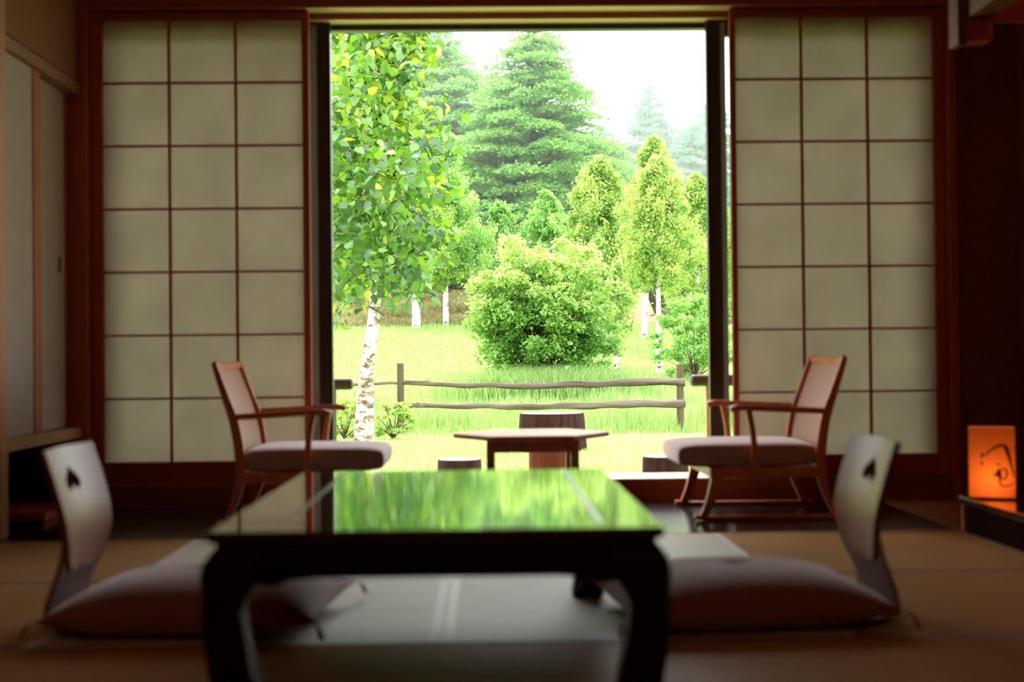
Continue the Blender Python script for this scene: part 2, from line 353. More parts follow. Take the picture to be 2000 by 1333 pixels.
# ------------------------------------------------------------------ paper screens (shoji)
def shoji(name, x0, x1, px0, px1, y, lab):
    r = empty(name, ((x0+x1)/2, y, .10), 0, lab, 'paper screen', 'paper screens beside the opening')
    ox = (x0+x1)/2; z0, z1 = .197, 2.167; Y0, Y1 = -.017, .017
    T = lambda a: a - ox
    bm_obj('stile', boxes((T(x0), T(px0), Y0, Y1, 0, 2.10)), 'red_wood', r, .002)
    bm_obj('stile', boxes((T(px1), T(x1), Y0, Y1, 0, 2.10)), 'red_wood', r, .002)
    bm_obj('top_rail', boxes((T(px0), T(px1), Y0, Y1, z1-.1, 2.10)), 'red_wood_x', r, .002)
    bm_obj('bottom_rail', boxes((T(px0), T(px1), Y0, Y1, 0, z0-.1)), 'red_wood_x', r, .002)
    lat = bmesh.new()
    for i in (1, 2):
        c = px0 + (px1-px0)*i/3 - ox; box(lat, c-.0055, c+.0055, -.012, .008, z0-.1, z1-.1)
    for i in range(1, 7):
        c = z0 + (z1-z0)*i/7 - .1; box(lat, T(px0), T(px1), -.0125, .0085, c-.0045, c+.0045)
    bm_obj('lattice', lat, 'red_wood', r)
    bm_obj('paper', boxes((T(px0), T(px1), .009, .0095, z0-.1, z1-.1)), 'shoji_paper', r)
    return r
shoji('paper_screen', -1.745, -.775, -1.695, -.806, 6.36, 'tall paper lattice screen left of the opening, behind the left armchair')
shoji('paper_screen', 1.108, 2.074, 1.133, 2.026, 6.36, 'tall paper lattice screen right of the opening, nearest the glowing lamp')

# ------------------------------------------------------------------ sliding glass doors behind the screens
def sash(name, x0, x1, inner, y, lab):
    r = empty(name, ((x0+x1)/2, y, .1025), 0, lab, 'glass door', kind='structure'); ox = (x0+x1)/2; T = lambda a: a-ox
    w_ = .088
    bm_obj('window_stile', boxes((T(x0), T(x0)+w_, -.022, .022, 0, 2.07)), 'sash', r, .002)
    bm_obj('window_stile', boxes((T(x1)-w_, T(x1), -.022, .022, 0, 2.07)), 'sash', r, .002)
    bm_obj('window_rail', boxes((T(x0)+w_, T(x1)-w_, -.02, .02, 0, .07), (T(x0)+w_, T(x1)-w_, -.02, .02, 2.0, 2.07)), 'sash', r, .002)
    s = T(x0)+w_-.024 if inner < 0 else T(x1)-w_-.018
    bm_obj('reflection_strip', boxes((s, s+(.024 if inner < 0 else .045), -.028, -.0221, .02, 2.06)), 'sash_grey', r)  # grey strip paints the reflection on the lit face of the stile
    bm_obj('pane', boxes((T(x0)+w_, T(x1)-w_, -.003, .003, .07, 2.0)), 'glass', r)
    return r
sash('window_1', -1.75, -.690, 1, 6.47, 'dark framed sliding glass door left of the opening, behind the paper screen')
sash('window_2', 1.018, 2.075, -1, 6.47, 'dark framed sliding glass door right of the opening, behind the paper screen')
struct('window_3', boxes((-1.75, 2.075, 6.50, 6.56, 2.150, 2.1755)), 'black', 'dark head rail of the window opening', 'window frame')

# ------------------------------------------------------------------ closet with sliding doors on the left
cl = empty('closet', (-2.15, 5.86, 0), 0, 'raised built-in closet with two cream sliding doors on the left wall', 'closet')
def cp(name, bs, m, bev=.002, par=None): 
    bm = bmesh.new()
    for q in bs: box(bm, q[0]+2.15, q[1]+2.15, q[2]-5.86, q[3]-5.86, q[4], q[5])
    return bm_obj(name, bm, m, par or cl, bev)
cp('sill_rail', [(-1.87, XL+.012, 5.29, 6.27, .315, .362)], 'post_wood_y')
cp('head_rail', [(-1.87, XL+.008, 5.29, 6.27, 1.82, 1.87)], 'head_wood')
cp('carcass', [(-2.5, -1.87, 5.29, 6.27, .33, .355), (-2.5, -2.47, 5.29, 6.27, .36, 1.86)], 'post_wood_y')
d1 = cp('door', [(-1.812, -1.797, 5.295, 5.76, .362, 1.82)], 'fusuma'); 
cp('door_frame', [(-1.815, -1.790, 5.69, 5.775, .362, 1.82)], 'red_wood', .002, d1)
d2 = cp('door', [(-1.842, -1.830, 5.74, 6.26, .362, 1.82)], 'fusuma')
cp('door_frame', [(-1.845, -1.824, 6.235, 6.268, .362, 1.82)], 'red_wood', .002, d2)
cp('door_pull', [(-1.832, -1.826, 6.14, 6.165, 1.03, 1.10)], 'handle', .001, d2)
cp('lower_panel', [(-1.86, -1.84, 5.30, 5.42, 0, .315), (-2.30, -2.28, 5.42, 6.27, 0, .315)], 'red_wood')
cp('lower_board', [(-2.28, XL-.01, 5.80, 6.26, .0, .035)], 'red_wood_x')

# ------------------------------------------------------------------ alcove on the right
al = empty('alcove_platform', (2.06, 3.0, 0), 0, 'low dark lacquered alcove platform carrying the lit lamp, right', 'platform')
bm_obj('platform_board', boxes((-.345, .34, -3.5, 2.16, .100, .127)), 'lacquer', al, .008)
bm_obj('front_board', boxes((-.325, -.305, -3.5, 2.12, 0, .100)), 'dark_board', al, .002)
bm_obj('end_board', boxes((-.338, .34, 2.12, 2.145, 0.002, .100)), 'post_wood', al, .002)
hb = empty('hanging_beam', (1.82, 5.2, 1.87), 0, 'square wooden beam hanging above the alcove, upper right corner', 'beam')
bm_obj('beam', boxes((-.05, .045, -4.2, .05, 0, .10)), 'beam_wood', hb, .003)
bm_obj('end_block', boxes((-.05, .045, -.05, .05, -.08, .0)), 'red_wood', hb, .004)
bm_obj('hanger_post', boxes((-.084, -.05, -.05, .05, -.095, .73)), 'beam_wood', hb, .003)
struct('wall_alcove_side', boxes((1.865, 2.4, 5.18, 5.22, 1.868, 2.6)), 'red_wood_x', 'red boarded side of the alcove head, upper right corner', 'wall')
struct('wall_alcove_head', boxes((1.79, 1.83, 1.0, 5.15, 1.97, 2.6)), 'plaster', 'plaster above the hanging beam', 'wall')
dl = empty('downlight', (2.12, 4.86, 2.6), 0, 'small recessed downlight in the alcove ceiling', 'light')
bm = bmesh.new(); bmesh.ops.create_cone(bm, cap_ends=True, segments=20, radius1=.045, radius2=.045, depth=.03)
bm_obj('housing', bm, 'black', dl); 
ld = bpy.data.lights.new('downlight_bulb', 'POINT'); ld.energy = 2.4; ld.color = (1, .20, .05); ld.shadow_soft_size = .03
lo = bpy.data.objects.new('downlight_bulb', ld); C.objects.link(lo); lo.parent = dl; lo.location = (0, 0, -.06)

# ------------------------------------------------------------------ straw mats
def mat_obj(x0, x1, y0, y1, long_, m, heri, lab):
    r = empty('tatami_mat', ((x0+x1)/2, (y0+y1)/2, -.03), 0, lab, 'straw mat', 'straw mats on the floor')
    a, b_ = (x1-x0)/2-.001, (y1-y0)/2-.001; h = .028
    if long_ == 'y':
        bm_obj('mat_surface', boxes((-a+h, a-h, -b_, b_, 0, .03)), m, r)
        for s in (-1, 1): bm_obj('mat_border', boxes((min(s*a, s*(a-h)), max(s*a, s*(a-h)), -b_, b_, 0, .031)), heri, r)
    else:
        bm_obj('mat_surface', boxes((-a, a, -b_+h, b_-h, 0, .03)), m, r)
        for s in (-1, 1): bm_obj('mat_border', boxes((-a, a, min(s*b_, s*(b_-h)), max(s*b_, s*(b_-h)), 0, .031)), heri, r)
    return r
SX = (-1.06, -.108, .845)
mat_obj(SX[0], SX[1], 3.25, 5.15, 'y', 'tatami_mid', 'heri', 'straw mat painted with pale window sheen under the left half of the low table, reaching toward the window')
mat_obj(SX[1], SX[2], 3.25, 5.15, 'y', 'tatami_mid', 'heri', 'straw mat painted with pale window sheen under the right half of the low table, reaching toward the window')
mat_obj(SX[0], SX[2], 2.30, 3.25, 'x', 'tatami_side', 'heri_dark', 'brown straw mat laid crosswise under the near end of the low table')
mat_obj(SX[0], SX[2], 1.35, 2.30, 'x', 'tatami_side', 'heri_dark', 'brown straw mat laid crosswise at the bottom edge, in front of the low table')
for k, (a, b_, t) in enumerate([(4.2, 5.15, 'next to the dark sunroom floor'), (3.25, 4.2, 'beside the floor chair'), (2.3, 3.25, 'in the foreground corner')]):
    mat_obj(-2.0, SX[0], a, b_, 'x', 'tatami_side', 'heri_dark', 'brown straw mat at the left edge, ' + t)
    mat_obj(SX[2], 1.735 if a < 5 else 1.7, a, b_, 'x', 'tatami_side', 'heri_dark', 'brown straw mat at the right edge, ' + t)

# ------------------------------------------------------------------ low lacquered table
TC = (-.092, 3.235)
hx, hy = .412, .675
tb = empty('low_table', (TC[0], TC[1], 0), 0, 'dark lacquered low table with curved legs in the foreground', 'table')
bm = bmesh.new()
prof = [(0, .340), (.004, .339), (.006, .330), (.004, .322), (-.006, .318), (-.012, .310)]
rings = []
for o_, z in prof:
    X, Y = hx+o_-.006, hy+o_-.006; rings.append([bm.verts.new((sx*X, sy*Y, z)) for sx, sy in ((-1,-1),(1,-1),(1,1),(-1,1))])
bm.faces.new(rings[0]); bm.faces.new(rings[-1][::-1])
for r_, s in zip(rings, rings[1:]):
    for k in range(4): bm.faces.new((r_[k], r_[(k+1)%4], s[(k+1)%4], s[k]))
bm_obj('tabletop', bm, 'lacquer', tb, .0015)
for x in (-.288, .302): bm_obj('inlay_strip', boxes((x-.006, x+.006, -.585, .60, .3398, .3404)), 'inlay', tb)
# aprons with cusped corners
def apron(half):
    L = half-.02; p = [(-L, .312), (L, .312)]
    lower = [(L, .19), (L-.035, .195), (L-.05, .215), (L-.065, .243), (L-.10, .238), (L-.125, .25), (L-.17, .253)]
    return p + lower + [(-x, z) for x, z in lower[::-1]]
for s in (-1, 1):
    bm_obj('apron', prism(apron(hx), 'y', s*(hy-.012), s*(hy-.036)), 'lacquer_leg', tb, .003)
    bm_obj('apron', prism(apron(hy), 'x', s*(hx-.012), s*(hx-.036)), 'lacquer_leg', tb, .003)
prof = [(.311, -.014, .085), (.300, -.004, .092), (.285, .006, .098), (.265, .010, .100), (.24, .009, .090), (.20, .008, .070), (.15, .006, .074), (.10, .002, .078), (.06, -.004, .080), (.03, -.006, .082), (.012, -.008, .084), (0, -.012, .078)]
for sx in (-1, 1):
    for sy in (-1, 1):
        bm = bmesh.new(); rings = []
        for z, o_, w_ in prof:
            X, Y = sx*(hx+o_), sy*(hy+o_); X2, Y2 = X-sx*w_, Y-sy*w_
            rings.append([bm.verts.new(q) for q in ((X, Y, z), (X2, Y, z), (X2, Y2, z), (X, Y2, z))])
        bm.faces.new(rings[0]); bm.faces.new(rings[-1][::-1])
        for r_, s in zip(rings, rings[1:]):
            for k in range(4): bm.faces.new((r_[k], r_[(k+1)%4], s[(k+1)%4], s[k]))
        bm_obj('leg', bm, 'lacquer_leg', tb, .006)

# ------------------------------------------------------------------ floor chairs with cushions
def floor_chair(loc, rz, lab):
    r = empty('floor_chair', loc, rz, lab, 'floor chair', 'legless floor chairs at the low table')
    prof = catmull([(.40, 0, .008), (.16, 0, .008), (.045, 0, .011), (.004, 0, .035), (.008, 0, .085), (.035, 0, .15), (.052, 0, .21), (.050, 0, .27), (.030, 0, .35), (.002, 0, .438)], 8)
    n = len(prof)
    def halfw(z, x):
        if z < .03: return .15
        if z < .16: return .19 - .02*math.sin(min(1, (z-.02)/.14)*math.pi)
        return .19 + .018*math.sin(min(1, (z-.16)/.2)*math.pi/2)
    def shell(i0, i1, wf, off, thick, dish, nw=17, topcurve=0):
        bm = bmesh.new(); A, B = [], []
        for i in range(i0, i1):
            p = prof[i]; d = (prof[min(i+1, n-1)] - prof[max(i-1, 0)]).normalized(); nm = Vector((d.z, 0, -d.x))   # faces the sitter
            if nm.x < 0 and p.z > .05: nm = -nm
            ra, rb = [], []
            hw = wf(p.z, p.x)
            for k in range(nw):
                u = -1 + 2*k/(nw-1); y = u*hw
                back = dish(p.z)*(1-u*u)
                q = p + Vector((-back, y, 0)) + nm*off
                if topcurve and i == i1-1: q.z += topcurve*(1-u*u) 
                ra.append(bm.verts.new(q)); rb.append(bm.verts.new(q - nm*thick))
            A.append(ra); B.append(rb)
        for G, fl in ((A, 1), (B, 0)):
            for i in range(len(G)-1):
                for k in range(nw-1):
                    f = (G[i][k], G[i][k+1], G[i+1][k+1], G[i+1][k]); bm.faces.new(f if fl else f[::-1])
        m_ = len(A)
        for i in range(m_-1):
            bm.faces.new((A[i][0], A[i+1][0], B[i+1][0], B[i][0])); bm.faces.new((A[i][-1], B[i][-1], B[i+1][-1], A[i+1][-1]))
        for k in range(nw-1):
            bm.faces.new((A[0][k], B[0][k], B[0][k+1], A[0][k+1])); bm.faces.new((A[-1][k], A[-1][k+1], B[-1][k+1], B[-1][k]))
        return bm
    dish = lambda z: .022*max(0, min(1, (z-.08)/.12))
    sh = bm_obj('shell', shell(0, n, halfw, 0, .011, dish), 'zaisu_shell', r, 0, True)
    i0 = min(i for i in range(n) if prof[i].z > .135 and i > n*.4)
    def shield(z, x):
        t = (z-.13)/(.26-.13)
        w0 = halfw(z, x)-.006
        return w0 if t >= 1 else w0*math.sqrt(max(.02, 1-(1-max(t, 0))**2.2))
    fc = bm_obj('back_panel', shell(i0, n, shield, .0035, .004, dish, 21), 'zaisu_face', r, 0, True)
    # spade shaped hand hole cut through both
    sp = []
    for k in range(24):
        t = k/24*2*math.pi; x = .060*math.sin(t)**3; y = .0022*(13*math.cos(t)-5*math.cos(2*t)-2*math.cos(3*t)-math.cos(4*t))
        sp.append((x+.02*0, .358 - y))
    cut = bm_obj('cutter', prism(sp, 'x', -.1, .2), 'zaisu_shell', r)
    for o in (sh, fc):
        md = o.modifiers.new('hole', 'BOOLEAN'); md.operation = 'DIFFERENCE'; md.object = cut; md.solver = 'EXACT'
    bpy.context.view_layer.update(); dg = bpy.context.evaluated_depsgraph_get()
    for o in (sh, fc):
        me = bpy.data.meshes.new_from_object(o.evaluated_get(dg)); o.modifiers.clear(); o.data = me
        for p in me.polygons: p.use_smooth = True
        try: me.set_sharp_from_angle(angle=.7)
        except Exception: pass
    bpy.data.objects.remove(cut)
    return r
floor_chair((-1.038, 3.55, 0), 0, 'legless floor chair left of the low table, its pale-lit back facing right')
floor_chair((.972, 3.55, 0), math.pi, 'legless floor chair right of the low table, its yellow-brown back facing left')

def cushion(cx, cy, hw, hh, th, rz, z0, lab, kind='square'):
    r = empty('floor_cushion', (cx, cy, z0), rz, lab, 'cushion', 'mauve floor cushions by the low table')
    bm = bmesh.new(); n = 28; top, bot = {}, {}
    for i in range(n+1):
        for j in range(n+1):
            u, v = -1+2*i/n, -1+2*j/n
            pin = 1 - .07*(1-u*u)*(abs(v)**3); pin2 = 1 - .07*(1-v*v)*(abs(u)**3)
            x, y = u*hw*pin2, v*hh*pin
            e = max(0, (1-abs(u)**2.6))**.55 * max(0, (1-abs(v)**2.6))**.55
            zt = .042 + (th-.042)*e; zb = .042 - .040*min(1, e*1.6)
            tuft = .018*math.exp(-(u*u+v*v)/.008)
            top[i, j] = bm.verts.new((x, y, zt-tuft)); 
            bot[i, j] = top[i, j] if i in (0, n) or j in (0, n) else bm.verts.new((x, y, zb))
    for i in range(n):
        for j in range(n):
            bm.faces.new((top[i, j], top[i+1, j], top[i+1, j+1], top[i, j+1]))
            bm.faces.new((bot[i, j], bot[i, j+1], bot[i+1, j+1], bot[i+1, j]))
    cov = bm_obj('cover', bm, 'mauve', r, 0, True)
    for sx in (-1, 1):
        for sy in (-1, 1):
            bm = bmesh.new(); c = Vector((sx*hw, sy*hh, .042))
            for k in range(5):
                a = math.atan2(sy, sx) + (k-2)*.14
                tube(bm, [c, c+Vector((math.cos(a)*.018, math.sin(a)*.018, -.010)), c+Vector((math.cos(a)*.03, math.sin(a)*.03, -.034))], .0015, 5)
            bm_obj('tassel', bm, 'mauve', cov)
    return r
cushion(-.695, 3.545, .325, .30, .125, math.radians(-4), .010, 'mauve floor cushion left of the low table')
cushion(.615, 3.535, .325, .30, .125, math.radians(5), .010, 'mauve floor cushion right of the low table')

# ------------------------------------------------------------------ armchairs
def armchair(loc, rz, lab):
    r = empty('armchair', loc, rz, lab, 'armchair', 'wooden armchairs with sled feet by the window')
    for s in (-1, 1):
        y = s*.282
        post = catmull([(-.335, y, .635), (-.29, y, .50), (-.257, y, .40), (-.238, y, .28), (-.238, y, .18), (-.258, y, .10), (-.296, y, .015)], 5)
        hs = [.022+.018*math.sin(min(1, i/(len(post)-1)*1.15)*math.pi*.9) for i in range(len(post))]
        bm_obj('rear_leg', sweep(post, .030, hs), 'chair_wood', r, .004)
        fl = catmull([(.165, y, .20), (.180, y, .14), (.202, y, .07), (.228, y, .012)], 4)
        bm_obj('front_leg', sweep(fl, .030, [.050, .048, .046, .044, .042, .04, .038, .036, .034, .033, .032, .031, .03][:len(fl)]), 'chair_wood', r, .004)
        bm_obj('runner', sweep([(-.33, y, .016), (-.30, y, .010), (.22, y, .010), (.262, y, .016)], .034, .018), 'chair_wood', r, .003)
        ya = s*.295
        arm = catmull([(-.262, ya, .425), (-.12, ya, .432), (.03, ya, .440), (.09, ya, .441), (.118, ya, .432)], 4)
        bm_obj('armrest', sweep(arm, [.028]*4+[.034]*4+[.04]*4+[.044]*3+[.040, .036], [.024]*len(arm)), 'chair_wood', r, .006, False, 3)
        sup = catmull([(.048, ya, .432), (.034, ya, .36), (.026, ya, .28), (.024, ya, .185)], 4)
        bm_obj('arm_support', sweep(sup, .022, .024), 'chair_wood', r, .004)
        bm_obj('side_rail', boxes((-.245, .20, y-.012, y+.012, .168, .208)), 'chair_wood', r, .003)
    bm_obj('front_rail', boxes((.165, .195, -.27, .27, .165, .205)), 'chair_wood', r, .003)
    bm_obj('rear_rail', boxes((-.252, -.225, -.27, .27, .165, .205)), 'chair_wood', r, .003)
    bm_obj('top_rail', sweep(catmull([(-.335, -.268, .628), (-.352, -.13, .620), (-.357, 0, .617), (-.352, .13, .620), (-.335, .268, .628)], 5), .030, .022, Vector((0, 0, 1))), 'chair_wood', r, .005)
    bk = catmull([(-.331, 0, .610), (-.29, 0, .50), (-.257, 0, .40), (-.238, 0, .29), (-.232, 0, .235)], 5)
    bm = bmesh.new(); rows = []
    for i, p in enumerate(bk):
        rows.append([(bm.verts.new((p.x-.018*(1-u*u), u*.268, p.z)), bm.verts.new((p.x-.018*(1-u*u)-.008, u*.268, p.z))) for u in [-1+k/6 for k in range(13)]])
    for a, b_ in zip(rows, rows[1:]):
        for k in range(12):
            bm.faces.new((a[k][0], a[k+1][0], b_[k+1][0], b_[k][0])); bm.faces.new((a[k][1], b_[k][1], b_[k+1][1], a[k+1][1]))
    bm_obj('back_panel', bm, 'cane', r, 0, True)
    # seat cushion: rounded front
    bm = bmesh.new(); n1, n2 = 26, 16; G = []
    for i in range(n1):
        t = 2*math.pi*i/n1; a = 2/5.5
        cx = math.copysign(abs(math.cos(t))**a, math.cos(t)); cz = math.copysign(abs(math.sin(t))**a, math.sin(t))
        row = []
        for j in range(n2+1):
            v = -1+2*j/n2; k = (1-abs(v)**5)**.3 if abs(v) < 1 else 0
            k = .82+.18*k
            row.append(bm.verts.new((.045 + .275*cx*(.97+.03*k), v*.262, .252 + .048*cz*k + .006*(1-v*v)*(cz > 0))))
        G.append(row)
    for i in range(n1):
        for j in range(n2): bm.faces.new((G[i][j], G[(i+1) % n1][j], G[(i+1) % n1][j+1], G[i][j+1]))
    bm.faces.new([G[i][0] for i in range(n1)]); bm.faces.new([G[i][n2] for i in range(n1)][::-1])
    o = bm_obj('seat_cushion', bm, 'seat_fabric', r, .008, True)
    return r
armchair((-.720, 5.835, 0), math.radians(0), 'wooden armchair with cane back in front of the left paper screen')
armchair((1.072, 5.835, 0), math.pi, 'wooden armchair with cane back in front of the right paper screen')

# ------------------------------------------------------------------ hexagonal side table
hexc = (.187, 5.925)
ht = empty('hexagonal_table', (*hexc, 0), 0, 'small hexagonal reddish wooden table between the two armchairs', 'table')
pts = [(.327*math.cos(k*math.pi/3), .327*math.sin(k*math.pi/3)) for k in range(6)]
bm_obj('tabletop', prism(pts, 'z', .313, .334), 'hex_wood', ht, .005)
bm_obj('apron', boxes((-.187, .187, -.19, -.165, .262, .313), (-.187, .187, .165, .19, .262, .313), (-.187, -.165, -.165, .165, .262, .313), (.165, .187, -.165, .165, .262, .313)), 'hex_wood', ht, .002)
for sx in (-1, 1):
    for sy in (-1, 1):
        a, b_ = sx*.170, sy*.175; bm_obj('leg', boxes((a-.0175, a+.0175, b_-.0175, b_+.0175, 0, .262)), 'hex_wood', ht, .003)

# ------------------------------------------------------------------ paper lamp
lp = empty('paper_lamp', (1.805, 5.055, .127), math.radians(-19), 'glowing orange paper lamp with brushed black character on the dark alcove platform', 'lamp')
a, d_, h_ = .078, .06, .252
bm_obj('lamp_base', boxes((-a, a, -d_, d_, 0, .008)), 'post_wood', lp, .001)
shade_ = bm_obj('lamp_shade', boxes((-a, a, -d_, -d_+.001, .008, h_), (-a, a, d_-.001, d_, .008, h_), (-a, -a+.001, -d_+.001, d_-.001, .008, h_), (a-.001, a, -d_+.001, d_-.001, .008, h_), (-a, a, -d_, d_, h_, h_+.001)), 'lamp_paper', lp)
bm = bmesh.new(); bmesh.ops.create_icosphere(bm, subdivisions=3, radius=.016, matrix=Matrix.Translation((0.0, 0, .075)))
bm_obj('bulb', bm, 'bulb', lp, 0, True)
def stroke(bm, pts, ws):
    P = catmull([(x, 0, z) for x, z in pts], 5); n = len(P); L, R_ = [], []
    for i, p in enumerate(P):
        t = i/(n-1)*(len(ws)-1); k = min(int(t), len(ws)-2); w_ = ws[k]+(ws[k+1]-ws[k])*(t-k)
        d = (P[min(i+1, n-1)]-P[max(i-1, 0)]).normalized(); q = Vector((-d.z, 0, d.x))
        L.append((bm.verts.new(p+q*w_/2+Vector((0, -d_-.0012, 0))))); R_.append((bm.verts.new(p-q*w_/2+Vector((0, -d_-.0012, 0)))))
    for i in range(n-1): bm.faces.new((L[i], L[i+1], R_[i+1], R_[i]))
# the brushed character; px->m: 88 px = .156 m
def P_(x, y): return ((x-1929)/88*.156, (967-y)/135*.252)
bm = bmesh.new()
stroke(bm, [P_(1910, 901), P_(1909, 895)], [.006, .009, .005])
stroke(bm, [P_(1909, 887), P_(1913, 878)], [.006, .011, .004])
stroke(bm, [P_(1917, 884), P_(1928, 872), P_(1943, 865), P_(1955, 864)], [.005, .007, .009, .008])
stroke(bm, [P_(1953, 864), P_(1958, 874), P_(1965, 900), P_(1971, 925)], [.013, .014, .008, .002])
stroke(bm, [P_(1937, 898), P_(1946, 903)], [.004, .003])
stroke(bm, [P_(1932, 922), P_(1939, 918), P_(1942, 908)], [.006, .014, .004])
stroke(bm, [P_(1943, 912), P_(1952, 908), P_(1957, 914), P_(1954, 926), P_(1947, 927), P_(1944, 914), P_(1943, 932), P_(1950, 941), P_(1965, 938), P_(1968, 933)], [.005, .006, .007, .006, .005, .008, .007, .006, .004, .001])
bm_obj('brushed_character', bm, 'ink', shade_)

cl_ = empty('fill_globe', (-.1, .2, 2.6), 0, 'added warm fill globe under the ceiling, unseen behind the viewer', 'lamp')  # unseen glowing globe, added to warm and brighten the room
bm = bmesh.new(); bmesh.ops.create_uvsphere(bm, u_segments=24, v_segments=16, radius=.22, matrix=Matrix.Translation((0, 0, -.34)))
bm_obj('lamp_shade', bm, emit('fill_globe_glow', (1, .45, .20), 6), cl_, 0, True)
bm = bmesh.new(); tube(bm, [(0, 0, -.13), (0, 0, 0)], .008, 8); bm_obj('cord', bm, 'black', cl_)
# small socket plate under the right chair side
bm = boxes((-.018, .018, -.004, 0, -.015, .015)); o = bm_obj('wall_socket', bm, 'brass', None, .001); o.location = (1.50, YW-.001, .055)
tag(o, 'small dark socket plate on the red sill face behind the right armchair', 'socket')

# ------------------------------------------------------------------ outdoors: ground
rng = np.random.default_rng(7)
def gz(x, y):
    x = np.asarray(x, float); y = np.asarray(y, float)
    z = np.interp(y, [0, 19, 23, 27, 50, 52, 57, 70, 130], [-.45, -.45, -.33, -.10, 1.69, 1.95, 3.15, 4.3, 9.5])
    right = 1/(1+np.exp(-(x-2.5)/.8))
    low = np.interp(y, [0, 19, 23, 27, 50, 60, 130], [-.45, -.45, -.33, -.10, 1.69, 1.9, 7])
    z = z*(1-right) + low*right
    left = np.clip(-x/12, 0, 1)*np.clip((y-60)/40, 0, 1)*4
    bump = .03*np.sin(x*1.3+y*.7)*np.clip((y-22)/10, 0, 1) + .02*np.sin(x*3.1-y*1.9)*np.clip((y-22)/10, 0, 1)
    return z+left+bump
xs = np.concatenate([np.linspace(-60, -12, 30)[:-1], np.linspace(-12, 16, 113), np.linspace(16, 60, 28)[1:]]); ys = np.concatenate([np.linspace(6.61, 60, 180), np.linspace(61, 130, 40)])
GX, GY = np.meshgrid(xs, ys); GZ = gz(GX, GY)
V = np.stack([GX, GY, GZ], -1).reshape(-1, 3); nx = len(xs); ny = len(ys)
I = np.arange(nx*ny).reshape(ny, nx); Fc = np.stack([I[:-1, :-1], I[:-1, 1:], I[1:, 1:], I[1:, :-1]], -1).reshape(-1, 4)
o = raw_mesh('ground_meadow', V, Fc, 'ground'); o.data.polygons.foreach_set('use_smooth', [True]*len(Fc))
bk = np.clip((V[:, 1]-49.8)/.8, 0, 1)*1.0; at = o.data.attributes.new('bank', 'FLOAT', 'POINT'); at.data.foreach_set('value', bk.astype(np.float32))
tag(o, 'bright green mown lawn and rising meadow', 'ground', kind='structure')

# ---- grass
def grass(name, x, y, h, wd, m, lab, lean=.35, tint=None):
    n = len(x); z = gz(x, y); a = rng.uniform(0, 2*np.pi, n); l = rng.uniform(0, lean, n)*h; ph = rng.uniform(0, 2*np.pi, n)
    dx, dy = np.cos(a)*wd/2, np.sin(a)*wd/2; lx, ly = np.cos(ph)*l, np.sin(ph)*l
    b0 = np.stack([x-dx, y-dy, z-.02], -1); b1 = np.stack([x+dx, y+dy, z-.02], -1)
    m0 = np.stack([x-dx*.7+lx*.3, y-dy*.7+ly*.3, z+h*.6], -1); m1 = np.stack([x+dx*.7+lx*.3, y+dy*.7+ly*.3, z+h*.6], -1)
    t0 = np.stack([x-dx*.1+lx, y-dy*.1+ly, z+h], -1); t1 = np.stack([x+dx*.1+lx, y+dy*.1+ly, z+h], -1)
    V = np.stack([b0, b1, m1, m0, t1, t0], 1).reshape(-1, 3); b = np.arange(n)[:, None]*6
    Fc = np.concatenate([b+[[0, 1, 2, 3]], b+[[3, 2, 4, 5]]], 0)
    tt = rng.beta(2, 2, n) if tint is None else tint
    o = raw_mesh(name, V, Fc, m, None, np.concatenate([tt, tt])); return tag(o, lab, 'grass', kind='stuff')
n = 26000; y = rng.uniform(19.5, 24.5, n); x = rng.uniform(-3.2, 4.2, n)
h = rng.uniform(.16, .46, n)*np.clip(.75+.5*np.sin(x*2.1)*np.sin(y*1.7+x), .35, 1.2)*np.clip((y-19.2)/1.5, .25, 1)*np.where(y > 21, .8, 1)
grass('tall_grass', x, y, h, .011, 'grass_blade', 'tall uncut grass around the rail fence')
n = 9000; y = rng.normal(25.6, .5, n); x = rng.normal(1.1, .75, n); grass('tall_grass', x, y, rng.uniform(.25, .7, n), .014, 'grass_blade', 'long arching grass at the foot of the round bush', .7, rng.beta(1.5, 3, n))
n = 60000; y = rng.uniform(8, 19.2, n); x = rng.uniform(-.17, .2, n)*y*1.15+.3; grass('lawn_grass', x, y, rng.uniform(.02, .05, n), .008, 'grass_blade', 'short mown grass blades on the lawn behind the stools', .8, rng.beta(3, 1.5, n))
n = 90000; y = 24+27*rng.uniform(0, 1, n)**.9; x = rng.uniform(-.13, .17, n)*y; grass('meadow_grass', x, y, rng.uniform(.04, .12, n)*(y/32), .022, 'grass_blade', 'short meadow grass on the slope behind the fence', .9, rng.beta(2.5, 1.8, n))
n = 26000; y = rng.uniform(50, 57.5, n); x = rng.uniform(-7, 3, n); pt = .5+.5*np.sin(x*1.9+1.2*np.sin(y*1.1))*np.sin(y*1.7+x*.6); grass('bank_grass', x, y, rng.uniform(.06, .30, n)*(.5+pt), .07, 'grass_dry', 'rough brownish undergrowth on the bank behind the meadow', 1.3, np.clip(pt*.8+rng.normal(.1, .2, n), 0, 1))

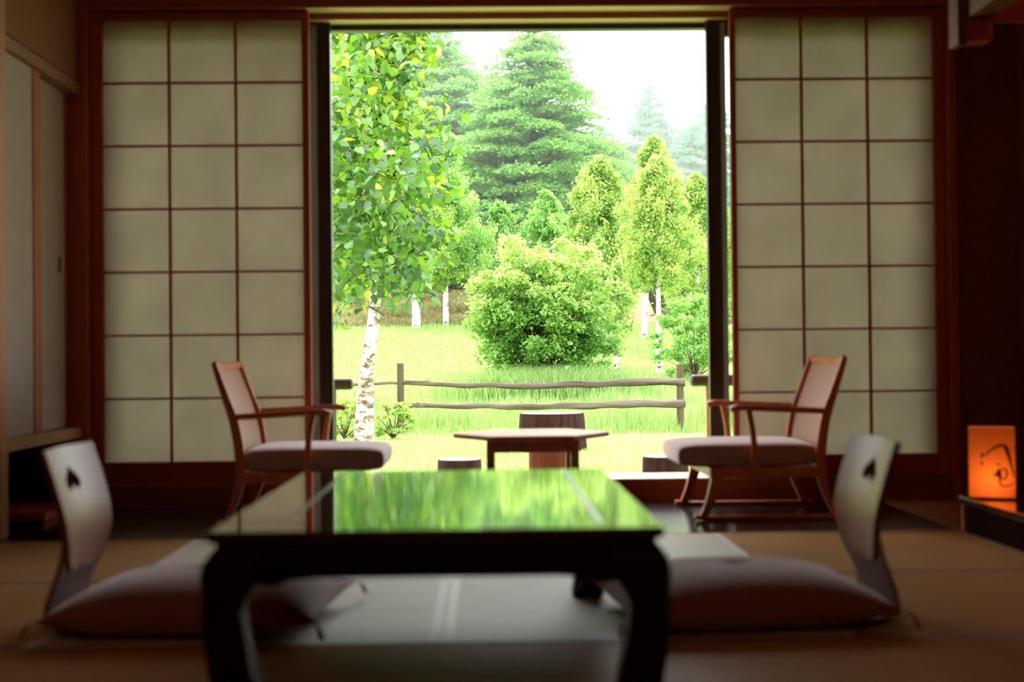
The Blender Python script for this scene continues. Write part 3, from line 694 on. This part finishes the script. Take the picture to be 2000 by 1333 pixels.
# ---- foliage generator
def leaves(name, P, size, m, parent, tint, up=.5, droop=0, asp=.62, fold=.0):
    """P Nx3 leaf positions; size scalar or N; leaves as folded rhombs (two quads when fold)"""
    n = len(P); size = np.broadcast_to(size, n)*rng.uniform(.7, 1.25, n)
    nrm = rng.normal(size=(n, 3)); nrm /= np.linalg.norm(nrm, axis=1)[:, None]; nrm[:, 2] = np.abs(nrm[:, 2]) + up; nrm /= np.linalg.norm(nrm, axis=1)[:, None]
    d = rng.normal(size=(n, 3)); d[:, 2] -= droop; d -= (d*nrm).sum(1)[:, None]*nrm; d /= np.linalg.norm(d, axis=1)[:, None]
    s = np.cross(nrm, d); L = size[:, None]; W = L*asp
    if fold:
        b = P; t = P + d*L; l1 = P + d*L*.22 - s*W*.46 + nrm*L*fold; l2 = P + d*L*.62 - s*W*.36 + nrm*L*fold*.8
        q1 = P + d*L*.22 + s*W*.46 + nrm*L*fold; q2 = P + d*L*.62 + s*W*.36 + nrm*L*fold*.8
        V = np.stack([b, l1, l2, t, q2, q1], 1).reshape(-1, 3); k = np.arange(n)[:, None]*6
        Fc = np.concatenate([k+[[0, 3, 2, 1]], k+[[0, 5, 4, 3]]], 0); tint = np.concatenate([tint, tint])
    else:
        V = np.stack([P, P + d*L*.5 - s*W*.5, P + d*L, P + d*L*.5 + s*W*.5], 1).reshape(-1, 3); k = np.arange(n)[:, None]*4; Fc = k+[[0, 1, 2, 3]]
    return raw_mesh(name, V, Fc, m, parent, np.clip(tint, 0, 1))
def ellips(c, r, n, shell=.55):
    v = rng.normal(size=(n, 3)); v /= np.linalg.norm(v, axis=1)[:, None]; rad = rng.uniform(shell, 1, n)[:, None]
    return np.asarray(c) + v*rad*np.asarray(r)
def trunk(parent, pts, r0, r1, m, name='trunk', n=12):
    P = catmull(pts, 6); bm = bmesh.new(); k = len(P)
    tube(bm, P, [r0+(r1-r0)*i/(k-1) for i in range(k)], n); return bm_obj(name, bm, m, parent, 0, True)
def limbs(parent, pairs, r, m, name='branches'):
    bm = bmesh.new()
    for a, b_ in pairs:
        a, b_ = Vector(a), Vector(b_); mid = (a+b_)/2 + Vector((0, 0, .08*(b_-a).length)); P = catmull([a, mid, b_], 3)
        tube(bm, P, [r*(1-.75*i/(len(P)-1)) for i in range(len(P))], 5)
    return bm_obj(name, bm, m, parent, 0, True)

# crown of clumps round a column
def crown(parent, base, z0, z1, prof, nclump, nleaf, lsize, m, flat=.6, crad=.35, up=.5, tint0=.45, tips=.35, droop=0, twigs=True, tw_m='twig', lean=(0, 0), fold=0, spread=1.0):
    """prof(t)->crown radius with t 0..1 from bottom to top (local coordinates)"""
    P, T, tw = [], [], []
    for i in range(nclump):
        t = rng.uniform(0, 1); R = prof(t); a = rng.uniform(0, 2*np.pi); R *= .80+.32*math.sin(2*a+5*t+base[0]*3)*math.sin(7*t+a)+rng.uniform(-.12, .15); rr = R*math.sqrt(rng.uniform(.10, 1))
        zc = z0+(z1-z0)*t; c = np.array([base[0]+lean[0]*t+rr*math.cos(a), base[1]+lean[1]*t+rr*math.sin(a)*spread, zc])
        cr_ = crad*rng.uniform(.6, 1.25)*(.55+.45*R/max(prof(.3), .01))
        k = max(4, int(nleaf/nclump*rng.uniform(.6, 1.4)))
        q = ellips(c, (cr_, cr_, cr_*flat), k, .2); P.append(q)
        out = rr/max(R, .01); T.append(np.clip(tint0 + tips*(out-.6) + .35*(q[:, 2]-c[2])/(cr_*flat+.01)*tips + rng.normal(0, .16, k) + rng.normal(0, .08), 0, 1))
        if twigs and i % 3 == 0: tw.append(((base[0]+lean[0]*t, base[1]+lean[1]*t, zc-.5*rr-.1), tuple(c)))
    P = np.concatenate(P); T = np.concatenate(T)
    leaves('foliage', P, lsize, m, parent, T, up, droop, fold=fold)
    if tw: limbs(parent, tw, max(.01, (z1-z0)*.004), tw_m)

# ---- the near birch on the left
BX, BY = -1.58, 18.0
bt = empty('birch_tree', (BX, BY, -.45), 0, 'near birch tree with peeling white trunk and large leaves, left side of the opening', 'tree')
trunk(bt, [(.0, 0, -.05), (.03, 0, .4), (.07, 0, .85), (.16, 0, 1.5), (.21, 0, 2.0), (.26, 0, 2.7), (.36, .1, 3.5), (.42, .2, 4.6), (.4, .2, 6.5)], .105, .03, 'birch_bark', n=16)
trunk(bt, [(.085, -.02, -.05), (.10, -.03, .3), (.11, -.03, .7), (.10, -.02, 1.05), (.13, 0, 1.4), (.16, 0, 1.8)], .075, .04, 'birch_bark', 'second_stem', 12)
tw = []; LP = []; LT = []
random.seed(4)
def W3(x, y, z): return (x-BX, y-BY, z+.45)
for i in range(150):      # boughs: from the trunk out toward the house and sideways
    t = random.random(); z_at = 1.9+3.9*t
    tx = BX + np.interp(z_at+.45, [0, 2, 2.7, 3.5, 4.6, 6.5], [0, .21, .26, .36, .42, .40])
    L = random.uniform(.5, 1.55)*(1.15-.35*t); a = random.uniform(0, 2*math.pi)
    if i % 2 == 0: a = random.uniform(-2.3, -.9)     # more boughs on the side of the house
    if i % 2 == 0: L *= 1.7
    e = Vector((tx+math.cos(a)*L*.55, BY+math.sin(a)*L*1.5, z_at+random.uniform(-.6, .15)*L*.6))
    tw.append((W3(tx, BY, z_at), W3(*e)))
    s = Vector((tx, BY, z_at)); k = int(26*L)+14
    u = rng.uniform(.25, 1.05, k); q = np.array([s.lerp(e, float(x)) for x in u]) + rng.normal(0, .11, (k, 3))*[1, 1, 1.0]
    q[:, 2] -= .03+.1*rng.uniform(0, 1, k)
    keep = q[:, 0] < -.42-.02*rng.uniform(0, 10, k)*(q[:, 2] < 1.9)
    q = q[keep]; LP.append(q); LT.append(np.clip(rng.normal(.20, .17, len(q))+(.42 if random.random() < .18+.06*z_at else 0), 0, 1))  # tint paints shade low in the crown and light higher up
# extra sprays low and near the window stile
for (x, y_, z, k, sx) in [(-1.52, 14.5, 1.30, 30, .12), (-1.30, 15, 1.55, 90, .25), (-1.65, 15.5, 1.75, 120, .25), (-1.0, 15, 1.95, 110, .3), (-.95, 16, 1.62, 60, .22), (-.75, 15, 1.62, 60, .14), (-1.35, 15, 2.3, 160, .34), (-.8, 14, 2.5, 110, .25), (-.62, 15.5, 2.9, 70, .2), (-1.82, 16, 1.10, 34, .10), (-.75, 15, 1.32, 26, .12), (-1.45, 15, 2.9, 160, .32), (-1.5, 15, 3.6, 160, .3), (-1.1, 15.5, 4.0, 90, .3), (-.80, 16, 3.3, 60, .25), (-.62, 14, 2.25, 60, .16), (-.70, 14.5, 1.95, 60, .15), (-1.7, 15, 2.3, 120, .2), (-1.6, 14, 1.6, 90, .16), (-1.65, 16, 4.3, 140, .3), (-1.75, 15.5, 3.2, 120, .2)]:
    q = rng.normal(0, 1, (k, 3))*[sx, .5, sx*.62] + [x, y_, z]; LP.append(q); LT.append(np.clip(rng.normal(.22 if z < 3 else .5, .22, k), 0, 1))  # high sprays tinted yellower to carry the lit top of the crown
    tw.append((W3(BX+.3, BY, z+.1), W3(x, y_, z)))
LP = np.concatenate(LP) - [BX, BY, -.45]; LT = np.concatenate(LT)
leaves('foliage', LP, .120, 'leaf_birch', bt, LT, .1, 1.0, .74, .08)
limbs(bt, tw, .020, 'bark_dark')

# ---- round maple bush
MX, MY = 1.10, 27.0; mz = float(gz(MX, MY))
mb = empty('maple_bush', (MX, MY, mz), 0, 'large round bright green bush directly behind the rail fence', 'bush')
P, T, tw = [], [], []
for i in range(400):
    v = rng.normal(size=3); v /= np.linalg.norm(v)
    if v[2] < -.75: continue
    rr = rng.uniform(.45, 1.0)
    lump = 1+.10*math.sin(3*math.atan2(v[1], v[0])+2)+.07*math.sin(5*v[2]*2+v[0]*4)
    c = np.array([v[0]*1.50, v[1]*1.35, 1.50+v[2]*1.55])*1.0; c[:2] *= rr*lump; c[2] = 1.45+(c[2]-1.45)*rr*lump
    c[2] = max(.15, c[2]); c[0] = c[0]*.95 - .02 - .16*(c[2]-1.5)*(.2)
    r_ = rng.uniform(.17, .32); k = int(rng.uniform(110, 190))
    q = ellips(c, (r_*1.15, r_*1.15, r_*.55), k, .1); q[:, 2] -= .5*((q[:, 0]-c[0])**2+(q[:, 1]-c[1])**2)/r_
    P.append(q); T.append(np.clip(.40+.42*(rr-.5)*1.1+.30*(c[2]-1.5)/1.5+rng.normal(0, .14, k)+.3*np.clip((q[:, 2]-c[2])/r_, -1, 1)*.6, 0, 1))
    if i % 3 == 0: tw.append(((rng.normal(0, .12), rng.normal(0, .12), .05), tuple(c*[.8, .8, .92])))
leaves('foliage', np.concatenate(P), .080, 'leaf_maple', mb, np.concatenate(T), .45, 1.0, .62, .06)
limbs(mb, tw, .022, 'twig', 'stems')

# ---- slender birches (white trunks) right and left
def birch(x, y, ztop, r, z_first, cw, lab, m='leaf_light', lean=0, ncl=110, nl=15000, ls=.085, tint=.5, name='birch_tree', grp=None, tr='white_bark'):
    zb = float(gz(x, y)); o = empty(name, (x, y, zb), 0, lab, 'tree', grp); H_ = ztop-zb
    trunk(o, [(0, 0, -.1), (lean*.3, 0, H_*.3), (lean*.6, 0, H_*.6), (lean, 0, H_*.97)], r, r*.2, tr)
    z0 = z_first-zb
    crown(o, (lean*.5, 0), z0, H_*1.0, lambda t: 1.42*cw*min(1, .35+t*2.4)*(1-t)**.62+.04, int(ncl*1.5), nl, ls, m, 1.25, max(.2, cw*.23), .15, tint, .45, 1.2, lean=(lean*.5, 0))
    # upright wisps breaking the outline of the crown
    wp, wt, wl = [], [], []
    for i in range(26):
        a = rng.uniform(0, 2*np.pi); rr = cw*rng.uniform(.1, .95); zt = H_ - (H_-z0)*.72*(rr/cw)**1.2 + rng.uniform(-.1, .40)*(.6+cw*.3)
        b0 = np.array([lean*.9+rr*.8*math.cos(a), rr*.8*math.sin(a), zt-.9*cw]); b1 = np.array([lean*.9+rr*math.cos(a), rr*math.sin(a), zt])
        k = max(20, nl//220); u = rng.uniform(0, 1, k)[:, None]; wp.append(b0+(b1-b0)*u+rng.normal(0, 1, (k, 3))*(.16*cw*(1.05-u))*[1, 1, .5]); wt.append(np.clip(rng.normal(tint+.15, .15, k), 0, 1)); wl.append((tuple(b0), tuple(b1)))
    leaves('upper_foliage', np.concatenate(wp), ls, m, o, np.concatenate(wt), .1, 1.0); limbs(o, wl, .010, 'twig', 'twigs')
    return o
birch(3.79, 31.0, 4.95, .070, 2.25, 1.0, 'slim white birch right of the bush, trunk down to the right half of the fence', ncl=150, nl=24000, ls=.075, tint=.58)
birch(2.77, 30.0, 2.6, .075, 1.1, .40, 'short birch with a pale stub of trunk just right of the bush', ncl=30, nl=3000, ls=.07, tint=.45, tr='birch_bark')
birch(4.80, 43.0, 7.2, .10, 2.7, 1.3, 'leaning white birch in front of the orange roofed house', lean=.35, ncl=120, nl=17000, ls=.10, tint=.56)
birch(3.1, 38.0, 5.9, .08, 1.8, 1.3, 'full pale green birch rising behind the right shoulder of the bush', ncl=160, nl=30000, ls=.09, tint=.48)
birch(6.9, 46.0, 6.4, .10, 2.0, 1.5, 'yellow green birch beside the right edge of the opening', ncl=130, nl=20000, ls=.10, tint=.5)
birch(-2.37, 49.0, 7.8, .16, 3.1, 1.7, 'pale birch on the brown bank with a thick white trunk', ncl=170, nl=30000, ls=.11, tint=.50)
birch(-1.38, 50.0, 8.6, .11, 3.2, 1.5, 'pale birch on the brown bank with a thin white trunk', ncl=170, nl=30000, ls=.11, tint=.55, m='leaf_soft')
birch(.6, 53.0, 6.4, .10, 3.0, 1.1, 'small pale tree at the foot of the tall dark tree', ncl=80, nl=12000, ls=.11, tint=.4, m='leaf_soft')
birch(2.2, 50.0, 6.4, .10, 2.6, 1.3, 'pale tree peeping over the top of the round bush', ncl=110, nl=18000, ls=.11, tint=.45, m='leaf_soft')

# ---- bushes lower right and at the birch foot
def bush(x, y, rx, h, m, lab, ls=.06, n=7000, tint=.4, ncl=60):
    zb = float(gz(x, y)); o = empty('shrub', (x, y, zb), 0, lab, 'bush')
    P, T, tw = [], [], []
    for i in range(ncl):
        a = rng.uniform(0, 2*np.pi); t = rng.uniform(.08, 1); rr = rx*math.sqrt(rng.uniform(0, 1))*math.sqrt(max(.1, 1-(t-.45)**2*2.2))
        c = (rr*math.cos(a), rr*math.sin(a), h*t); k = n//ncl; r_ = rx*.24
        P.append(ellips(c, (r_, r_, r_*.55), k, .1)); T.append(rng.normal(tint, .17, k)+.2*(t-.5)); tw.append(((0, 0, 0), c))
    leaves('foliage', np.concatenate(P), ls, m, o, np.concatenate(T), .3, .3, .6, .04); limbs(o, tw[::2], .010, 'twig', 'stems')
bush(4.35, 29.5, .85, 1.75, 'leaf_mid', 'dense mid green shrub behind the right end of the fence', .075, 9000, .55, 80)
bush(-1.25, 19.2, .28, .50, 'leaf_light', 'low yellow green shrub right of the near birch trunk', .05, 1500, .6, 26)
bush(-1.92, 19.3, .32, .52, 'leaf_light', 'low yellow green shrub left of the near birch trunk', .05, 1500, .65, 26)
bush(.25, 25.5, .5, .45, 'leaf_light', 'low leafy weeds at the left foot of the round bush', .05, 1500, .6, 26)

# ---- tall layered tree and forest
def layered(x, y, ztop, cw, m, lab, trunk_r=.3, levels=22, nl=42000, ls=.16, tint=.4, zlow=None, grp=None, name='tall_tree', pw=.62, per=14, pad=1.0):
    zb = float(gz(x, y)); o = empty(name, (x, y, zb), 0, lab, 'tree', grp); H_ = ztop-zb
    trunk(o, [(0, 0, -.2), (.1, 0, H_*.4), (-.05, 0, H_*.75), (0, 0, H_*.99)], trunk_r, .04, 'bark_dark')
    z0 = (zlow-zb) if zlow is not None else H_*.12
    P, T, tw = [], [], []
    dz = (H_-z0)/levels
    W = np.array([.12+cw*(1-(i+.5)/levels)**pw for i in range(levels)]); share = W**1.6/np.sum(W**1.6)
    for i in range(levels):
        t = (i+.5)/levels; z = z0+(H_-z0)*t; R = W[i]*min(1, .72+t*2.2)
        npad = per
        for j in range(npad):
            a = rng.uniform(0, 2*np.pi); L = R*rng.uniform(.45, 1.12); zc = z+rng.uniform(-.5, .5)*dz
            k = int(nl*share[i]/npad*rng.uniform(.6, 1.4)); ca, sa = math.cos(a), math.sin(a)
            pr = pad*(.22+.20*L)                                       # one leafy spray: a drooping disc near the branch end
            ro = pr*np.sqrt(rng.uniform(0, 1, k)); th = rng.uniform(0, 2*np.pi, k)
            u = L*.72 + ro*np.cos(th)*1.25; side = ro*np.sin(th)
            drop = -.30*ro**2/pr - .10*np.maximum(u-L*.8, 0)
            q = np.stack([ca*u-sa*side, sa*u+ca*side, zc+.10*L+drop+rng.normal(0, .035+.03*pr, k)], -1)
            P.append(q); T.append(np.clip(tint+.20*(rng.uniform()-.5)-.18*(ro/pr-.4)+rng.normal(0, .13, k), 0, 1))  # each spray paler on top: light painted into the leaf tint
            if j % 2 == 0: tw.append(((0, 0, zc-.25*L), (ca*L*.8, sa*L*.8, zc+.04*L)))
    leaves('foliage', np.concatenate(P), ls, m, o, np.concatenate(T), .9, .3, .7); limbs(o, tw, .05, 'bark_dark')
    return o
layered(2.35, 65, 15.9, 6.2, 'leaf_mid', 'tallest tree in the middle with layered horizontal branches and dark trunk', .30, 26, 190000, .17, .52, 4.2, per=22, pw=.62, pad=.95)
layered(-1.9, 70, 16.2, 5.2, 'leaf_soft', 'broad layered tree directly left of the tallest tree', .3, 22, 150000, .19, .50, 4.0, pw=.5, per=20)
layered(6.2, 72, 11.6, 3.6, 'leaf_mid', 'layered tree adjoining the tallest tree on the right', .25, 16, 56000, .18, .50, 3.5, pw=.5)
layered(-5.2, 76, 18.8, 5.0, 'leaf_soft', 'broad pale tree behind the near birch crown', .3, 20, 110000, .20, .45, 4, pw=.45)
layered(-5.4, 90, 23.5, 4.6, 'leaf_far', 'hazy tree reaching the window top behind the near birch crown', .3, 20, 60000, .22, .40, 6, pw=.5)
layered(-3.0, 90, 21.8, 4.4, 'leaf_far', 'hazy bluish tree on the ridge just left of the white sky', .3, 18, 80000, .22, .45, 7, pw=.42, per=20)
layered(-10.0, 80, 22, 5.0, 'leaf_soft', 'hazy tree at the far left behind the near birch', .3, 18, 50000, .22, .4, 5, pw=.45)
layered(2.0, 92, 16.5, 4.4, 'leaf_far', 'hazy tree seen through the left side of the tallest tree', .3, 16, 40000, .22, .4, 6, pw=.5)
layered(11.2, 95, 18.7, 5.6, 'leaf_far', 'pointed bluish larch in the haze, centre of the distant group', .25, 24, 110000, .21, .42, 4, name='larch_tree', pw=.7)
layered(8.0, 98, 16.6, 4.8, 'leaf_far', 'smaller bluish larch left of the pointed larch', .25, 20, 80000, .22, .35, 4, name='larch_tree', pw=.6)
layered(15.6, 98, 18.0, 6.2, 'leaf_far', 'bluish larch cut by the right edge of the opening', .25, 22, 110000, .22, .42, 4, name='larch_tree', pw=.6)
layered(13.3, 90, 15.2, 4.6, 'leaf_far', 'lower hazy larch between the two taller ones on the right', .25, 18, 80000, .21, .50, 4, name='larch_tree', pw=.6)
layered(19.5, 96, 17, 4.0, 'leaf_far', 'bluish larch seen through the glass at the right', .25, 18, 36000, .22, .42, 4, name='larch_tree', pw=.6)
layered(9.6, 80, 11.2, 4.2, 'leaf_far', 'rounded bluish green tree below the distant larches', .25, 14, 50000, .19, .55, 3, pw=.4)
layered(14.0, 82, 11.0, 4.0, 'leaf_far', 'rounded bluish green tree at the foot of the right hand larch', .25, 14, 44000, .19, .5, 3, pw=.4)
layered(5.2, 64, 5.9, 2.3, 'leaf_soft', 'soft green tree behind the little house', .15, 12, 26000, .15, .5, 2.6, pw=.4)
layered(9.0, 63, 8.0, 3.4, 'leaf_soft', 'soft green tree above the small arbour', .2, 14, 46000, .15, .5, 1.9, pw=.45)
layered(-5.6, 62, 9.6, 3.4, 'leaf_soft', 'green tree behind the near birch trunk', .2, 14, 46000, .16, .40, 3.6, pw=.4)
layered(-1.9, 60, 8.0, 2.6, 'leaf_soft', 'green tree behind the two birches on the bank', .2, 14, 40000, .15, .45, 3.4, pw=.4)
layered(1.2, 60, 7.0, 2.8, 'leaf_mid', 'dark green tree at the back of the bank', .2, 12, 34000, .15, .30, 3.3, pw=.4)

layered(-9.4, 64, 12.5, 3.6, 'leaf_soft', 'green tree at the far left edge of the bank, behind the near birch crown', .2, 14, 30000, .17, .45, 3.4, pw=.4)
layered(-13.5, 66, 13.5, 4.2, 'leaf_mid', 'dark green tree beyond the left edge of the bank', .25, 14, 30000, .18, .35, 3.6, pw=.4)

# ---- house and arbour far behind
hz_ = float(gz(6.2, 60))-.32; hs = empty('house', (6.2, 60, hz_), 0, 'small house with orange roof half hidden by trees behind the meadow', 'house')
bm_obj('wall', boxes((-1.0, .95, 0, 4, -.2, .55)), 'house_wall', hs)
bm_obj('window', boxes((-.7, .0, -.03, 0.02, .02, .28)), 'house_window', hs)
bm_obj('roof', prism([(-1.4, .42), (1.05, .42), (1.05, .50), (.3, 2.3), (-.65, 2.3)], 'y', -.4, 4.3), 'house_roof', hs, .02)
bm_obj('deck', boxes((.3, 1.9, -.6, 0, .0, .10)), 'gazebo', hs)
az = float(gz(7.4, 55)); ab = empty('arbour', (7.45, 55, az), 0, 'small dark open arbour with a low gabled roof, right of the white birch', 'arbour')
for s in (-1, 1): bm_obj('arbour_post', boxes((s*.42-.05, s*.42+.05, -.05, .05, -.1, .45)), 'gazebo', ab)
bm_obj('arbour_roof', prism([(-.95, .40), (-.1, .56), (0, .66), (.1, .56), (.95, .36), (.95, .42), (.1, .64), (0, .74), (-.1, .64), (-.95, .46)], 'y', -.6, .9), 'gazebo', ab)

# ---- log stools and log table
def log(name, x, y, r, h, lab, cat, grp=None, m='log_side', flare=1.06):
    o = empty(name, (x, y, -.45), rng.uniform(0, 3), lab, cat, grp)
    bm = bmesh.new(); n = 28; rings = []
    for z, k in [(-.02, flare+.02), (.04, flare), (h*.5, (1+flare)/2), (h-.012, 1.0), (h, .985)]:
        rings.append([bm.verts.new((r*k*(1+.02*math.sin(5*t)+.008*math.sin(13*t))*math.cos(t), r*k*(1+.02*math.sin(5*t)+.008*math.sin(13*t))*math.sin(t), z)) for t in [2*math.pi*i/n for i in range(n)]])
    for a_, b_ in zip(rings, rings[1:]):
        for k in range(n): bm.faces.new((a_[k], a_[(k+1) % n], b_[(k+1) % n], b_[k]))
    bm.faces.new(rings[0][::-1]); bm.faces.new(rings[-1]); lb = bm_obj('log_bark', bm, m, o, 0, True)
    bm = bmesh.new(); bmesh.ops.create_cone(bm, cap_ends=True, segments=28, radius1=r*.95, radius2=r*.95, depth=.004, matrix=Matrix.Translation((0, 0, h+.0015)))
    bm_obj('cut_face', bm, 'log_top', lb)
G_ = 'log stools on the lawn'
log('log_stool', -.209, 11.0, .168, .31, 'round dark log stool on the lawn left of the hexagonal table', 'stool', G_)
log('log_stool', 1.383, 11.0, .175, .315, 'dark log stool on the lawn beside the right armchair seat', 'stool', G_)
log('log_stool', .49, 10.6, .178, .42, 'reddish log stool on the lawn seen beneath the hexagonal table', 'stool', G_, 'log_red', 1.0)
log('log_table', .762, 16.6, .375, .435, 'wide dark log table on the lawn, its top above the hexagonal table', 'table', None, 'log_side', 1.08)

# ---- rail fence
fe = empty('rail_fence', (.76, 20, -.45), 0, 'weathered rustic two-rail wooden fence across the lawn', 'fence')
def fpost(x, ztop, w_=.052):
    bm = bmesh.new(); n = 8
    R = [[bm.verts.new((x-.76+w_*k*math.cos(t+.4), w_*k*math.sin(t+.4), z)) for t in [2*math.pi*i/n for i in range(n)]] for z, k in [(-.1, 1.05), (.5, 1), (ztop+.45-.01, .97), (ztop+.45, .9)]]
    for a_, b_ in zip(R, R[1:]):
        for k in range(n): bm.faces.new((a_[k], a_[(k+1) % n], b_[(k+1) % n], b_[k]))
    bm.faces.new(R[0][::-1]); bm.faces.new(R[-1]); bm_obj('fence_post', bm, 'fence_post', fe)
fpost(-1.197, .572); fpost(2.738, .520)
def frail(x0, x1, zs, r0, r1, y=-.03, seed=0):
    bm = bmesh.new(); n = 26; pts = []; rs = []
    for i in range(n+1):
        t = i/n; x = x0+(x1-x0)*t; z = np.interp(t, np.linspace(0, 1, len(zs)), zs)
        pts.append((x-.76, y+.012*math.sin(t*9+seed), z+.45+.007*math.sin(t*23+seed)+.005*math.sin(t*41+seed*2))); rs.append((r0+(r1-r0)*t)*(1+.10*math.sin(t*31+seed)+.06*math.sin(t*57+seed)))
    tube(bm, pts, rs, 10); bm_obj('fence_rail', bm, 'fence_wood', fe, 0, True)
frail(-1.14, 2.80, [.295, .250, .232, .262, .283], .030, .058, -.02, 1)
frail(-.99, 2.80, [-.018, -.045, -.060, -.040, -.030], .034, .056, -.02, 2)
frail(-3.6, -.80, [.30, .285, .285, .300], .030, .018, .05, 3)
frail(-1.29, -.84, [-.025, -.015, -.02], .038, .030, -.05, 4)

# ---- terrace railing ends outside the window
def railing(x0, x1, px, lab, pm, zt=.4725):
    o = empty('terrace_railing', (px, 8.0, -.45), 0, lab, 'railing', 'terrace railings outside the window')
    bm = boxes((x0-px, x1-px, -.04, .04, zt+.45, zt+.45+.065)); bm_obj('handrail', bm, 'rail_wood', o, .018, True, 3)
    bm_obj('railing_post', boxes((-.022, .022, -.022, .022, 0, zt+.45)), pm, o, .003)
railing(-2.6, -.744, -.862, 'dark round-edged terrace handrail end jutting in at the left edge of the opening', 'rail_wood')
railing(1.153, 3.0, 1.262, 'dark round-edged terrace handrail end jutting in at the right edge of the opening', 'post_wood')

# ------------------------------------------------------------------ haze over the far woods
bm = boxes((-45, 60, 54, 125, -3, 45)); me = bpy.data.meshes.new('haze'); bm.to_mesh(me); bm.free()
hm = bpy.data.materials.new('morning_haze'); hm.use_nodes = True; hn = hm.node_tree; hn.nodes.remove(hn.nodes['Principled BSDF'])
vs = hn.nodes.new('ShaderNodeVolumeScatter'); vs.inputs['Color'].default_value = (.93, .97, 1, 1); vs.inputs['Density'].default_value = .0054; vs.inputs['Anisotropy'].default_value = .2
hn.links.new(vs.outputs[0], hn.nodes['Material Output'].inputs['Volume'])
o = link('haze', me, hm); tag(o, 'pale haze hanging over the distant woods', 'haze', kind='stuff')
